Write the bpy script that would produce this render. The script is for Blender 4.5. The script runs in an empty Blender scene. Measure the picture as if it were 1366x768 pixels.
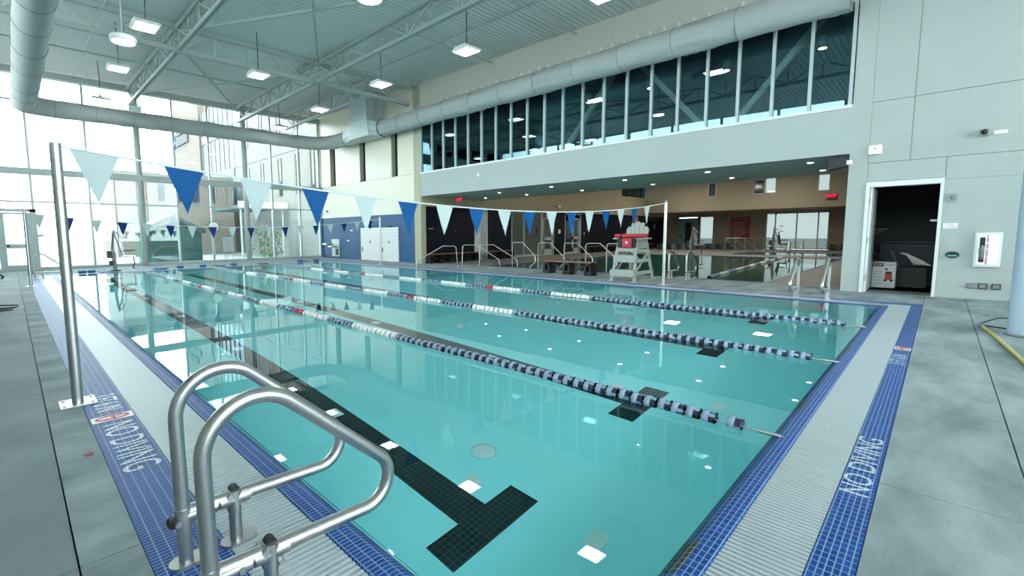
import bpy, math, random
from mathutils import Vector, Matrix
random.seed(7)
SC = bpy.context.scene
COL = SC.collection
PI = math.pi

# ------------------------------------------------------------------ camera
F, CX, CY = 618.53, 608.21, 370.96
YAW, PITCH, ROLL = 0.7638, -0.0966, 0.0086
cd = bpy.data.cameras.new('camera'); cam = bpy.data.objects.new('camera', cd); COL.objects.link(cam)
fw = Vector((math.sin(YAW)*math.cos(PITCH), math.cos(YAW)*math.cos(PITCH), math.sin(PITCH)))
rt = Vector((math.cos(YAW), -math.sin(YAW), 0)); dn = fw.cross(rt)
r2 = math.cos(ROLL)*rt + math.sin(ROLL)*dn; d2 = -math.sin(ROLL)*rt + math.cos(ROLL)*dn
M = Matrix((r2, -d2, -fw)).transposed().to_4x4(); M.translation = (0, 0, 1.5)
cam.matrix_world = M
cd.sensor_fit = 'HORIZONTAL'; cd.sensor_width = 36.0; cd.lens = F/1366*36
cd.shift_x = (683-CX)/1366; cd.shift_y = (CY-384)/1366
cd.clip_start = 0.05; cd.clip_end = 500
SC.camera = cam

# ------------------------------------------------------------------ world, exposure
w = bpy.data.worlds.new('overcast_sky'); SC.world = w; w.use_nodes = True
nt = w.node_tree; nt.nodes.clear()
wo = nt.nodes.new('ShaderNodeOutputWorld'); bg = nt.nodes.new('ShaderNodeBackground')
bg.inputs[0].default_value = (0.90, 0.975, 1.0, 1); bg.inputs[1].default_value = 5.0
nt.links.new(bg.outputs[0], wo.inputs[0])
vs = SC.view_settings
vs.view_transform = 'Standard'; vs.look = 'None'; vs.gamma = 1.0; vs.use_curve_mapping = False
vs.exposure = 1.26
cy = SC.cycles
cy.max_bounces = 14; cy.diffuse_bounces = 5; cy.glossy_bounces = 5; cy.transmission_bounces = 8; cy.transparent_max_bounces = 24
cy.caustics_reflective = True; cy.caustics_refractive = True; cy.sample_clamp_indirect = 6.0
cy.use_denoising = True; cy.blur_glossy = 0.3
LAMP = 14.0      # emission of the high bay lamps
SPOT = 22.0      # emission of the recessed downlights

# ------------------------------------------------------------------ materials
def C(h):
    h = h.lstrip('#'); o = []
    for i in (0, 2, 4):
        v = int(h[i:i+2], 16)/255; o.append(v/12.92 if v <= .04045 else ((v+.055)/1.055)**2.4)
    return (*o, 1)
def newmat(name):
    m = bpy.data.materials.new(name); m.use_nodes = True; t = m.node_tree; t.nodes.clear()
    out = t.nodes.new('ShaderNodeOutputMaterial'); return m, t, out
def N(t, kind, **kw):
    n = t.nodes.new('ShaderNode'+kind)
    for k, v in kw.items():
        if k.startswith('i_'): n.inputs[k[2:].replace('_', ' ')].default_value = v
        else: setattr(n, k, v)
    return n
ALB = .78
def mat(name, col, rough=.5, metal=0., var=0., vscale=3., bump=0., bscale=40., col2=None, spec=.5, stretch=None):
    """principled surface; var mixes towards col2 with large noise, bump is fine relief"""
    m, t, out = newmat(name)
    p = N(t, 'BsdfPrincipled'); t.links.new(p.outputs[0], out.inputs[0])
    K = 1.0 if name in ('pool_plaster', 'white_fitting') else ALB
    c = tuple(x*K for x in C(col)[:3])+(1,)
    p.inputs['Base Color'].default_value = c; p.inputs['Roughness'].default_value = rough
    p.inputs['Metallic'].default_value = metal; p.inputs['Specular IOR Level'].default_value = spec
    co = N(t, 'TexCoord'); src = co.outputs['Object']
    if stretch:
        mp = N(t, 'Mapping'); mp.inputs['Scale'].default_value = stretch; t.links.new(src, mp.inputs[0]); src = mp.outputs[0]
    if var:
        no = N(t, 'TexNoise'); no.inputs['Scale'].default_value = vscale; no.inputs['Detail'].default_value = 6
        no.inputs['Roughness'].default_value = .6
        t.links.new(src, no.inputs['Vector'])
        cr = N(t, 'ValToRGB'); cr.color_ramp.elements[0].position = .35; cr.color_ramp.elements[1].position = .68
        c2 = tuple(x*K for x in C(col2)[:3])+(1,) if col2 else tuple(x*.6 for x in c[:3])+(1,)
        cr.color_ramp.elements[0].color = tuple(c[i]*(1-var)+c2[i]*var for i in range(3))+(1,)
        cr.color_ramp.elements[1].color = c
        t.links.new(no.outputs[0], cr.inputs[0]); t.links.new(cr.outputs[0], p.inputs['Base Color'])
    if bump:
        nb = N(t, 'TexNoise'); nb.inputs['Scale'].default_value = bscale; nb.inputs['Detail'].default_value = 4
        t.links.new(src, nb.inputs['Vector'])
        b = N(t, 'Bump'); b.inputs['Strength'].default_value = bump; b.inputs['Distance'].default_value = .01
        t.links.new(nb.outputs[0], b.inputs['Height']); t.links.new(b.outputs[0], p.inputs['Normal'])
    return m
def emit(name, col, strength):
    m, t, out = newmat(name); e = N(t, 'Emission'); e.inputs[0].default_value = C(col); e.inputs[1].default_value = strength
    t.links.new(e.outputs[0], out.inputs[0]); return m
def tilemat(name, c1, c2, mortar, bw, rh, ms=.0028, rough=.5, bias=0., bumpd=.002):
    m, t, out = newmat(name); p = N(t, 'BsdfPrincipled'); t.links.new(p.outputs[0], out.inputs[0])
    co = N(t, 'TexCoord'); b = N(t, 'TexBrick'); b.offset = 0.; b.squash = 1.
    b.inputs['Color1'].default_value = C(c1); b.inputs['Color2'].default_value = C(c2); b.inputs['Mortar'].default_value = C(mortar)
    b.inputs['Scale'].default_value = 1; b.inputs['Mortar Size'].default_value = ms; b.inputs['Mortar Smooth'].default_value = .1
    b.inputs['Bias'].default_value = bias; b.inputs['Brick Width'].default_value = bw; b.inputs['Row Height'].default_value = rh
    t.links.new(co.outputs['Object'], b.inputs['Vector']); t.links.new(b.outputs['Color'], p.inputs['Base Color'])
    p.inputs['Roughness'].default_value = rough; p.inputs['Specular IOR Level'].default_value = .22
    bu = N(t, 'Bump'); bu.invert = True; bu.inputs['Strength'].default_value = .6; bu.inputs['Distance'].default_value = bumpd
    t.links.new(b.outputs['Fac'], bu.inputs['Height']); t.links.new(bu.outputs[0], p.inputs['Normal'])
    return m
def glassmat(name, tint, ior=1.5, frost=0., frostcol='#ffffff', rough=0., mult=1., refl=(1, 1, 1)):
    """thin architectural glass: tinted see-through plus fresnel reflection, optionally frosted"""
    m, t, out = newmat(name)
    tr = N(t, 'BsdfTransparent'); tr.inputs[0].default_value = (*tint, 1)
    gl = N(t, 'BsdfGlossy'); gl.inputs['Roughness'].default_value = rough; gl.inputs[0].default_value = (*refl, 1)
    fr = N(t, 'Fresnel'); fr.inputs[0].default_value = ior
    body = tr.outputs[0]
    if frost:
        tl = N(t, 'BsdfTranslucent'); tl.inputs[0].default_value = C(frostcol)
        mx = N(t, 'MixShader'); mx.inputs[0].default_value = frost
        t.links.new(tr.outputs[0], mx.inputs[1]); t.links.new(tl.outputs[0], mx.inputs[2]); body = mx.outputs[0]
    mx2 = N(t, 'MixShader'); fac = fr.outputs[0]
    if mult != 1:
        mu = N(t, 'Math', operation='MULTIPLY'); mu.use_clamp = True; mu.inputs[1].default_value = mult
        t.links.new(fac, mu.inputs[0]); fac = mu.outputs[0]
    t.links.new(fac, mx2.inputs[0]); t.links.new(body, mx2.inputs[1]); t.links.new(gl.outputs[0], mx2.inputs[2])
    t.links.new(mx2.outputs[0], out.inputs[0]); return m
def watermat(name, tint):
    m, t, out = newmat(name)
    rf = N(t, 'BsdfRefraction'); rf.inputs['Color'].default_value = C(tint); rf.inputs['IOR'].default_value = 1.333; rf.inputs['Roughness'].default_value = 0
    gl = N(t, 'BsdfGlossy'); gl.inputs['Roughness'].default_value = 0.0
    fr = N(t, 'Fresnel'); fr.inputs[0].default_value = 1.333
    mx = N(t, 'MixShader'); t.links.new(fr.outputs[0], mx.inputs[0]); t.links.new(rf.outputs[0], mx.inputs[1]); t.links.new(gl.outputs[0], mx.inputs[2])
    t.links.new(mx.outputs[0], out.inputs[0])
    co = N(t, 'TexCoord'); no = N(t, 'TexNoise'); no.inputs['Scale'].default_value = 1.3; no.inputs['Detail'].default_value = 1
    t.links.new(co.outputs['Object'], no.inputs['Vector'])
    b = N(t, 'Bump'); b.inputs['Strength'].default_value = .05; b.inputs['Distance'].default_value = .02
    t.links.new(no.outputs[0], b.inputs['Height'])
    for n in (rf, gl, fr): t.links.new(b.outputs[0], n.inputs['Normal'])
    return m

MT = {
 'deck': mat('deck_concrete', '#a9b5b6', .78, spec=.25, var=.85, vscale=1.5, bump=.3, bscale=55, col2='#707d82', stretch=(.6, 1.5, 1)),
 'deck_dark': mat('deck_concrete_worn', '#8b979a', .7, spec=.3, var=.8, vscale=.9, bump=.25, bscale=55, col2='#6b797c'),
 'deck_hall': mat('hall_deck_concrete', '#908b85', .6, spec=.3, var=.5, vscale=1.1, col2='#77736e'),
 'joint': mat('joint_filler', '#23282a', .8),
 'wallc': mat('painted_concrete', '#b8c2bd', .6, var=.25, vscale=2.2, bump=.12, bscale=30, col2='#aebab5'),
 'cream': mat('cream_panel', '#e9e6d2', .32, var=.1, vscale=.7, col2='#d8d4bd'),
 'olive': mat('olive_pilaster', '#b9b599', .5),
 'bluewall': mat('blue_panel', '#285c8a', .4, spec=.25, var=.25, vscale=.6, col2='#204c78'),
 'navy': mat('navy_panel', '#0e1626', .5, spec=.2, var=.2, vscale=.7, col2='#0a111c'),
 'fascia': mat('fascia_plaster', '#b8c1c1', .7),
 'upper': mat('upper_plaster', '#d6d3c8', .75),
 'soffit': mat('soffit_plaster', '#cbdcdc', .7),
 'beige': mat('beige_plaster', '#a99f8c', .8, var=.1, vscale=8, col2='#988e7c'),
 'tanband': mat('tan_panel', '#b3a98c', .55, var=.15, vscale=.8, col2='#a2987c'),
 'ceil': mat('ceiling_deck', '#dfe2de', .55),
 'ceilgap': mat('ceiling_groove', '#3c4947', .8),
 'steel': mat('painted_steel', '#aab6b1', .45),
 'white': mat('white_paint', '#eef2f2', .4),
 'mull': mat('aluminium_mullion', '#b9c6c4', .4, metal=.1),
 'stainless': mat('stainless_steel', '#d2d2d0', .36, metal=1., bump=.03, bscale=160),
 'galv': mat('galvanised_sheet', '#c2cfcf', .4, metal=.35, var=.25, vscale=4, col2='#aebcbd'),
 'fabric': mat('duct_fabric', '#b0b7b4', .85, var=.18, vscale=6, bump=.5, bscale=6, col2='#b0b9b6'),
 'seam': mat('duct_seam', '#7d8683', .8),
 'tile': tilemat('blue_mosaic', '#06357e', '#0d4796', '#7a93a8', .05, .0266),
 'tilevert': tilemat('blue_mosaic_edge', '#1c4e9e', '#2a66ba', '#b9c9d4', .05, .0266),
 'blacktile': tilemat('black_mosaic', '#0a1519', '#101d22', '#2d5b60', .05, .05, ms=.003, rough=.3),
 'whitetile': tilemat('white_mosaic', '#b9c4c6', '#c4cecf', '#8ea3b5', .05, .0266, rough=.3),
 'grip': tilemat('dark_mosaic', '#26292b', '#34383a', '#8c9496', .05, .0266),
 'grate': mat('grate_plastic', '#bcc8cc', .4),
 'plaster': mat('pool_plaster', '#b6fbff', .7, var=.15, vscale=.6, col2='#a8f2f8'),
 'plaster2': mat('pool_plaster_green', '#a4dccf', .8),
 'plate': mat('white_fitting', '#f4f6f4', .4),
 'blackp': mat('black_plastic', '#15171a', .5),
 'dark': mat('dark_room', '#15181a', .9),
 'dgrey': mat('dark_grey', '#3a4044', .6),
 'grey': mat('mid_grey', '#868e90', .5),
 'lgrey': mat('light_grey_plastic', '#a3aaa5', .5),
 'navyp': mat('navy_float', '#27324a', .35),
 'slatep': mat('slate_float', '#8ea3bb', .35),
 'redp': mat('red_float', '#b8263a', .4),
 'whitep': mat('white_float', '#f0f0ee', .4),
 'red': mat('red_vinyl', '#c32638', .4),
 'brown': mat('brown_bench_board', '#8a5f4c', .5, var=.3, vscale=5, col2='#6f4a3a'),
 'blueflag': mat('blue_pennant', '#055290', .6, spec=.15),
 'whiteflag': mat('white_pennant', '#bccaca', .6, spec=.2),
 'blueflag2': mat('deep_blue_pennant', '#06376f', .6, spec=.15),
 'rope': mat('white_rope', '#dfe9ec', .6),
 'yellow': mat('yellow_hose', '#d2c36e', .5),
 'navycable': mat('navy_hose', '#253048', .5),
 'kick': mat('blue_foam', '#2c6bb0', .6),
 'teal': mat('teal_door_paint', '#7fb6bd', .5),
 'redsign': mat('red_sign', '#9c2f2f', .6),
 'orange': mat('orange_print', '#d0602f', .6),
 'rust': mat('rust_stain', '#7a5c3a', .9),
 'glass': glassmat('clear_glass', (.87, .91, .91)),
 'frost': glassmat('frosted_glass', (.84, .93, .93), frost=.008),
 'frost2': glassmat('far_frosted_glass', (.26, .28, .275), frost=.2, frostcol='#8a9290'),
 'dglass': glassmat('dark_glass', (.72, .80, .80), ior=1.6, mult=2.4, refl=(.42, .72, .86)),
 'fglass': glassmat('frosted_far_glass', (.5, .55, .53), frost=.35),
 'water': watermat('pool_water', '#e6fbfb'),
 'water2': watermat('second_pool_water', '#d4ece5'),
 'lamp': emit('lamp_diffuser', '#fbfff8', LAMP),
  'hlamp': emit('hall_lamp_diffuser', '#fff4e2', 26.0),
 'spot': emit('downlight_lens', '#fff0d8', SPOT),
 'exit': emit('exit_letters', '#ff2036', .8),
 'facade': mat('far_cream_facade', '#787974', .8),
 'facadetan': mat('far_tan_facade', '#6b6259', .8),
 'faraglass': mat('far_window_glass', '#16303f', .1, spec=.5),
 'fardark': mat('far_window_reveal', '#37362f', .8),
 'farsky': mat('far_curtain_glass', '#447c90', .1),
 'shed': mat('teal_shed_wall', '#125550', .9, spec=.1, var=.3, vscale=2, col2='#0f4642'),
 'shedroof': mat('pale_shed_roof', '#3a5654', .6),
 'ground': mat('far_paving', '#8a8f8d', .9),
 'leaf': mat('hedge_leaf', '#3c5a34', .7),
 'curb': mat('grey_tiled_kerb', '#5b646c', .6, var=.4, vscale=9, col2='#434b53'),
 'skin_cool': mat('lift_dark_blue', '#1d2a44', .5),
}

# ------------------------------------------------------------------ mesh helpers
class MB:
    def __init__(s): s.v = []; s.f = []; s.m = []; s.cur = 0; s.sm = []
    def add(s, vs_, fs, smooth=False):
        o = len(s.v); s.v += [tuple(v) for v in vs_]
        for f in fs: s.f.append([i+o for i in f]); s.m.append(s.cur); s.sm.append(smooth)
        return s
    def box(s, c, d, R=None):
        hx, hy, hz = d[0]/2, d[1]/2, d[2]/2; c = Vector(c)
        vs_ = [Vector((x*hx, y*hy, z*hz)) for x in (-1, 1) for y in (-1, 1) for z in (-1, 1)]
        if R is not None: vs_ = [R @ v for v in vs_]
        return s.add([v+c for v in vs_], [(0, 1, 3, 2), (4, 6, 7, 5), (0, 4, 5, 1), (2, 3, 7, 6), (0, 2, 6, 4), (1, 5, 7, 3)])
    def bx(s, x0, x1, y0, y1, z0, z1):
        return s.box(((x0+x1)/2, (y0+y1)/2, (z0+z1)/2), (abs(x1-x0), abs(y1-y0), abs(z1-z0)))
    def bar(s, a, b, w, h=None):
        a = Vector(a); b = Vector(b); d = b-a; L = d.length; h = h or w
        z = d.normalized(); up = Vector((0, 0, 1)) if abs(z.z) < .95 else Vector((0, 1, 0))
        x = up.cross(z).normalized(); y = z.cross(x)
        R = Matrix((x, y, z)).transposed()
        return s.box((a+b)/2, (w, h, L), R)
    def tube(s, pts, r, n=10, closed=False, caps=True):
        pts = [Vector(p) for p in pts]; k = len(pts); rs = r if isinstance(r, (list, tuple)) else [r]*k
        T = []
        for i in range(k):
            if closed: d = pts[(i+1) % k]-pts[i-1]
            else: d = pts[min(i+1, k-1)]-pts[max(i-1, 0)]
            T.append(d.normalized())
        up = Vector((0, 0, 1)) if abs(T[0].z) < .9 else Vector((1, 0, 0))
        u = T[0].cross(up).normalized(); vs_ = []; fs = []
        for i in range(k):
            u = (u - T[i]*u.dot(T[i])).normalized(); v = T[i].cross(u)
            for j in range(n):
                a = 2*PI*j/n; vs_.append(pts[i]+rs[i]*(math.cos(a)*u+math.sin(a)*v))
        for i in range(k if closed else k-1):
            for j in range(n):
                a = i*n+j; b = i*n+(j+1) % n; i2 = (i+1) % k
                fs.append((a, b, i2*n+(j+1) % n, i2*n+j))
        s.add(vs_, fs, True)
        if caps and not closed:
            s.add(vs_[:n], [tuple(reversed(range(n)))]); s.add(vs_[-n:], [tuple(range(n))])
        return s
    def cyl(s, a, b, r, n=12): return s.tube([a, b], r, n)
    def lathe(s, prof, c=(0, 0, 0), axis='z', n=16, cap=False):
        vs_ = []; fs = []; k = len(prof); c = Vector(c)
        for (r, h) in prof:
            for j in range(n):
                a = 2*PI*j/n; x, y = r*math.cos(a), r*math.sin(a)
                v = {'z': (x, y, h), 'x': (h, x, y), 'y': (y, h, x)}[axis]; vs_.append(Vector(v)+c)
        for i in range(k-1):
            for j in range(n): fs.append((i*n+j, i*n+(j+1) % n, (i+1)*n+(j+1) % n, (i+1)*n+j))
        s.add(vs_, fs, True)
        if cap:
            s.add(vs_[:n], [tuple(reversed(range(n)))]); s.add(vs_[-n:], [tuple(range(n))])
        return s
    def prism(s, poly, d, fn):
        """poly 2D points extruded from 0..d; fn(u,v,w) maps to 3D"""
        n = len(poly); vs_ = [Vector(fn(u, v, 0)) for u, v in poly]+[Vector(fn(u, v, d)) for u, v in poly]
        fs = [tuple(range(n-1, -1, -1)), tuple(range(n, 2*n))]+[(i, (i+1) % n, n+(i+1) % n, n+i) for i in range(n)]
        return s.add(vs_, fs)
    def mesh(s, name, mats):
        me = bpy.data.meshes.new(name); me.from_pydata(s.v, [], s.f)
        for m in (mats if isinstance(mats, (list, tuple)) else [mats]): me.materials.append(m if not isinstance(m, str) else MT[m])
        me.polygons.foreach_set('material_index', s.m); me.polygons.foreach_set('use_smooth', s.sm)
        me.update()
        import bmesh
        bm = bmesh.new(); bm.from_mesh(me); bmesh.ops.recalc_face_normals(bm, faces=bm.faces); bm.to_mesh(me); bm.free()
        return me
    def build(s, name, mats, parent=None, loc=(0, 0, 0), rotz=0, bevel=0):
        return link(name, s.mesh(name, mats), parent, loc, rotz, bevel)
def link(name, me, parent=None, loc=(0, 0, 0), rotz=0, bevel=0):
    o = bpy.data.objects.new(name, me); COL.objects.link(o); o.location = loc
    if rotz: o.rotation_euler = (0, 0, rotz)
    if parent: o.parent = parent
    if bevel:
        b = o.modifiers.new('bevel', 'BEVEL'); b.width = bevel; b.segments = 2; b.limit_method = 'ANGLE'
    return o
def thing(name, label, cat, loc=(0, 0, 0), rotz=0, group=None):
    o = bpy.data.objects.new(name, None); COL.objects.link(o); o.location = loc; o.rotation_euler = (0, 0, rotz)
    o.empty_display_size = .1
    o['label'] = label; o['category'] = cat
    if group: o['group'] = group
    return o
def tag(o, label, cat, group=None):
    o['label'] = label; o['category'] = cat
    if group: o['group'] = group
    return o
def struct(o, label=None, cat=None):
    o['kind'] = 'structure'
    if label: o['label'] = label
    if cat: o['category'] = cat
    return o
def sroot(name, label=None, cat=None, loc=(0, 0, 0)):
    o = bpy.data.objects.new(name, None); COL.objects.link(o); o.location = loc; o.empty_display_size = .1
    return struct(o, label, cat)
def dup(root, loc, rotz=None, label=None, group=None):
    r = root.copy(); COL.objects.link(r); r.location = loc
    if rotz is not None: r.rotation_euler = (0, 0, rotz)
    if label: r['label'] = label
    if group: r['group'] = group
    for ch in list(root.children):
        c = ch.copy(); COL.objects.link(c); c.parent = r
        for g in list(ch.children):
            d = g.copy(); COL.objects.link(d); d.parent = c
    return r
def text(name, s, size, m, parent, loc, R, ext=.001, align='CENTER', sx=1.0, bold=0.):
    cu = bpy.data.curves.new('lettering', 'FONT'); cu.body = s; cu.size = size; cu.extrude = ext; cu.align_x = align; cu.align_y = 'CENTER'
    cu.offset = bold
    to = bpy.data.objects.new('lettering', cu); COL.objects.link(to)
    dg = bpy.context.evaluated_depsgraph_get(); me = bpy.data.meshes.new_from_object(to.evaluated_get(dg))
    bpy.data.objects.remove(to); bpy.data.curves.remove(cu)
    me.materials.clear(); me.materials.append(MT[m])
    o = bpy.data.objects.new(name, me); COL.objects.link(o); o.parent = parent
    o.matrix_local = Matrix.Translation(loc) @ R.to_4x4() @ Matrix.Diagonal((sx, 1, 1, 1))
    return o
def RM(x, y, z): return Matrix((x, y, z)).transposed()
WALLX = RM((0, -1, 0), (0, 0, 1), (-1, 0, 0))      # lettering on a wall that faces -X
WALLY = RM((1, 0, 0), (0, 0, 1), (0, -1, 0))       # lettering on a wall that faces -Y
def arc(c, r, a0, a1, n):
    return [(c[0]+r*math.cos(a0+(a1-a0)*i/n), c[1]+r*math.sin(a0+(a1-a0)*i/n)) for i in range(n+1)]
def rounded(pts, r, n=6):
    """polyline with filleted corners"""
    P = [Vector(p) for p in pts]; out = [P[0]]
    for i in range(1, len(P)-1):
        a, b, c = P[i-1], P[i], P[i+1]; u = (a-b).normalized(); v = (c-b).normalized()
        ang = u.angle(v); rr = r[i-1] if isinstance(r, (list, tuple)) else r
        t = min(rr/math.tan(ang/2), (a-b).length*.49, (c-b).length*.49); rr = t*math.tan(ang/2)
        cen = b+(u+v).normalized()*(rr/math.sin(ang/2)); s = b+u*t-cen; e = b+v*t-cen
        th = s.angle(e); 
        for k in range(n+1):
            f = k/n; out.append(cen+(s*math.sin((1-f)*th)+e*math.sin(f*th))/max(math.sin(th), 1e-6))
    out.append(P[-1]); return out

# ================================================================== SETTING
# ---- main pool: concentric rectangles of its edge
RA = (.36, .167, 13.08, 24.25); RB = (.66, .326, 12.78, 24.09); RC = (1.04, .631, 12.40, 23.79); RD = (1.22, .78, 12.22, 23.64)
def ringrects(a, b):
    return [(a[0], a[2], a[1], b[1]), (a[0], a[2], b[3], a[3]), (a[0], b[0], b[1], b[3]), (b[2], a[2], b[1], b[3])]

floor = sroot('floor', 'grey concrete pool deck of large slabs with dark saw-cut joints', 'floor')
sub = MB()
P2 = (15.6, 31.0, 3.3, 14.4)
P3 = (33.5, 38.0, 3.6, 9.6)
def slabs(xs, ys, m='deck', gap=.008):
    for i in range(len(xs)-1):
        for j in range(len(ys)-1):
            b = MB().bx(xs[i]+gap/2, xs[i+1]-gap/2, ys[j]+gap/2, ys[j+1]-gap/2, -.10, 0)
            b.build('slab', MT[m], floor)
slabs([-3.1, .12], [-8, -4.4, -.44, 2.62, 5.9, 9.2, 12.5, 15.8, 19.1, 22.2, 24.25], 'deck_dark')
slabs([.12, .36], [-8, -4.4, -.44, 2.62, 5.9, 9.2, 12.5, 15.8, 19.1, 22.2, 24.25])
slabs([.36, 1.9, 3.63, 5.47, 7.3, 9.1, 10.9, 12.9, 14.8], [-8, -4.2, -.44, .167])
slabs([13.08, 14.8], [.167, 3.2, 6.2, 9.2, 12.2, 15.2, 18.2, 21.2, 24.25])
slabs([14.8, 15.6], [1.65, 3.3, 6.2, 9.2, 12.2, 15.2, 18.2])
slabs([-3.1, .12, 3.3, 6.6, 9.9, 13.08, 14.8], [24.25, 26.2, 28.3])
for xs, ys in (([15.6, 19, 23, 27, 31, 35, 40, 45.4], [0, 3.3]), ([15.6, 19, 23, 27, 31], [14.4, 18.2]), ([31, 33.5], [3.3, 9.6, 18.2]), ([33.5, 38], [3.3, 3.6]), ([33.5, 38], [9.6, 14, 18.2]), ([38, 45.4], [3.3, 9.6, 18.2])): slabs(xs, ys, 'deck_hall')
slabs([14.8, 19.2], [-2.2, 1.5], 'deck_dark')
# backing under the joints
bk = MB()
for (x0, x1, y0, y1) in ((-3.1, .36, -8, 28.3), (.36, 14.8, -8, .167), (13.08, 15.6, .167, 18.2), (13.08, 14.8, 18.2, 28.3), (.36, 13.08, 24.25, 28.3),
                        (15.6, 45.4, 0, 3.3), (15.6, 31, 14.4, 18.2), (31, 33.5, 3.3, 18.2), (33.5, 45.4, 9.6, 18.2), (38, 45.4, 3.3, 9.6), (33.5, 38, 3.3, 3.6), (14.8, 19.2, -2.2, 1.5)):
    bk.bx(x0, x1, y0, y1, -.3, -.08)
bk.build('joint_bed', 'joint', floor)

# gutter: outer mosaic strip, grate, rolled mosaic edge
edge = sroot('trim_1', 'blue mosaic rim and white overflow grate around the lap pool', 'pool edge')
t = MB()
for r in ringrects(RA, RB): t.bx(*r, -.1, -.001)
t.build('mosaic_strip', 'tile', edge)
t = MB()
for r in ringrects(RB, RC): t.bx(*r, -.3, -.14)
t.build('gutter_channel', 'dark', edge)
# rolled edge: profile extruded along every side
WL = -.012
def roll(u):   # u 0 (grate) .. 1 (water side): height
    return 0.002 if u < .45 else .002-.05*((u-.45)/.55)**2
for (ax, fixed0, fixed1, a0, a1) in (('y', RC[0], RD[0], RC[1], RC[3]), ('y', RC[2], RD[2], RC[1], RC[3]), ('x', RC[1], RD[1], RC[0], RC[2]), ('x', RC[3], RD[3], RC[0], RC[2])):
    prof = [(0, -.14)]+[(u/12, roll(u/12)) for u in range(13)]+[(1.0, -.06)]
    mb = MB(); vs_ = []
    for e in (0, 1):
        for (u, z) in prof:
            c = fixed0+(fixed1-fixed0)*u
            inset = abs(fixed1-fixed0)*u
            a = a0+inset if e == 0 else a1-inset
            vs_.append((c, a, z) if ax == 'y' else (a, c, z))
    k = len(prof); mb.add(vs_, [(i, i+1, k+i+1, k+i) for i in range(k-1)], True)
    mb.build('mosaic_nosing', 'tile', edge)
# grate panels, each a joined run of slats
def gratepanel(wdt, ln, n=15):
    b = MB(); p = ln/n
    for i in range(n):
        c = (i+.5)*p; b.box((0, c, -.006), (wdt, p*.66, .010))
    b.bx(-wdt*.36, -wdt*.30, 0, ln, -.04, -.012); b.bx(wdt*.30, wdt*.36, 0, ln, -.04, -.012)
    return b.mesh('grate_panel', 'grate')
gl = gratepanel(.374, .528); gn = gratepanel(.299, .528)
def run(me, x, y, rz, n, pitch):
    for i in range(n):
        if rz: link('grate_panel', me, edge, (x+i*pitch, y, 0), -PI/2)
        else: link('grate_panel', me, edge, (x, y+i*pitch, 0))
nl = 44; pl = (RC[3]-RC[1])/nl
run(gl, (RB[0]+RC[0])/2, RC[1], 0, nl, pl); run(gl, (RB[2]+RC[2])/2, RC[1], 0, nl, pl)
nn = 23; pn = (RB[2]-RB[0])/nn
run(gn, RB[0], (RB[1]+RC[1])/2, 1, nn, pn); run(gn, RB[0], (RB[3]+RC[3])/2, 1, nn, pn)
# dark mosaic grip patches on the near rim
for (x0, x1) in ((2.02, 2.32), (4.72, 5.02), (7.55, 7.85)):
    mb = MB(); k = 8
    vs_ = [(x, RC[1]+(RD[1]-RC[1])*(.55+.45*i/k), roll(.55+.45*i/k)+.0015) for x in (x0, x1) for i in range(k+1)]
    mb.add(vs_, [(i, i+1, k+2+i, k+1+i) for i in range(k)], True); mb.build('grip_patch', 'grip', edge)
def deckletters(s, x, y, rz, size, sx=1.):
    R = Matrix.Rotation(rz, 3, 'Z'); return text('lettering', s, size, 'whitetile', edge, (x, y, .0012), R, ext=.0006, sx=sx)
def warnplate(x, y, rz, wx, wy):
    R = Matrix.Rotation(rz, 3, 'Z')
    o = MB().box((0, 0, .001), (wx, wy, .002)).build('warning_tile', 'whitep', edge, (x, y, 0), rz)
    mb = MB(); ring = [(math.cos(a)*wx*.33, math.sin(a)*wy*.40, .0024) for a in [2*PI*i/20 for i in range(20)]]
    mb.tube(ring, .006, 6, closed=True); mb.bar((-wx*.22, wy*.27, .0026), (wx*.22, -wy*.27, .0026), .008, .003)
    mb.build('red_ring', 'red', o)
    f = MB(); f.bar((-wx*.16, -.005, .0024), (wx*.10, .01, .0024), .012, .002); f.lathe([(0, .002), (.012, .002), (.012, .0035), (0, .0035)], (wx*.15, .014, 0)); f.bar((-wx*.16, -.005, .0024), (-wx*.2, .02, .0024), .008, .002)
    f.build('swimmer_mark', 'blackp', o)
deckletters('NO DIVING', 3.88, .247, 0, .19, 1.05)
deckletters('3 FT 6 IN', 7.35, .247, 0, .19, .8); warnplate(8.05, .247, 0, .2, .15)
deckletters('NO DIVING', .51, 4.0, -PI/2, .30, .66)
deckletters('3 FT 6 IN', .51, 5.15, -PI/2, .27, .5); warnplate(.51, 4.68, -PI/2, .14, .28)
deckletters('NO DIVING', 12.93, 6.8, PI/2, .28, .66); deckletters('NO DIVING', 12.93, 3.3, PI/2, .28, .66); deckletters('NO DIVING', 12.93, 12.6, PI/2, .28, .66)

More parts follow.
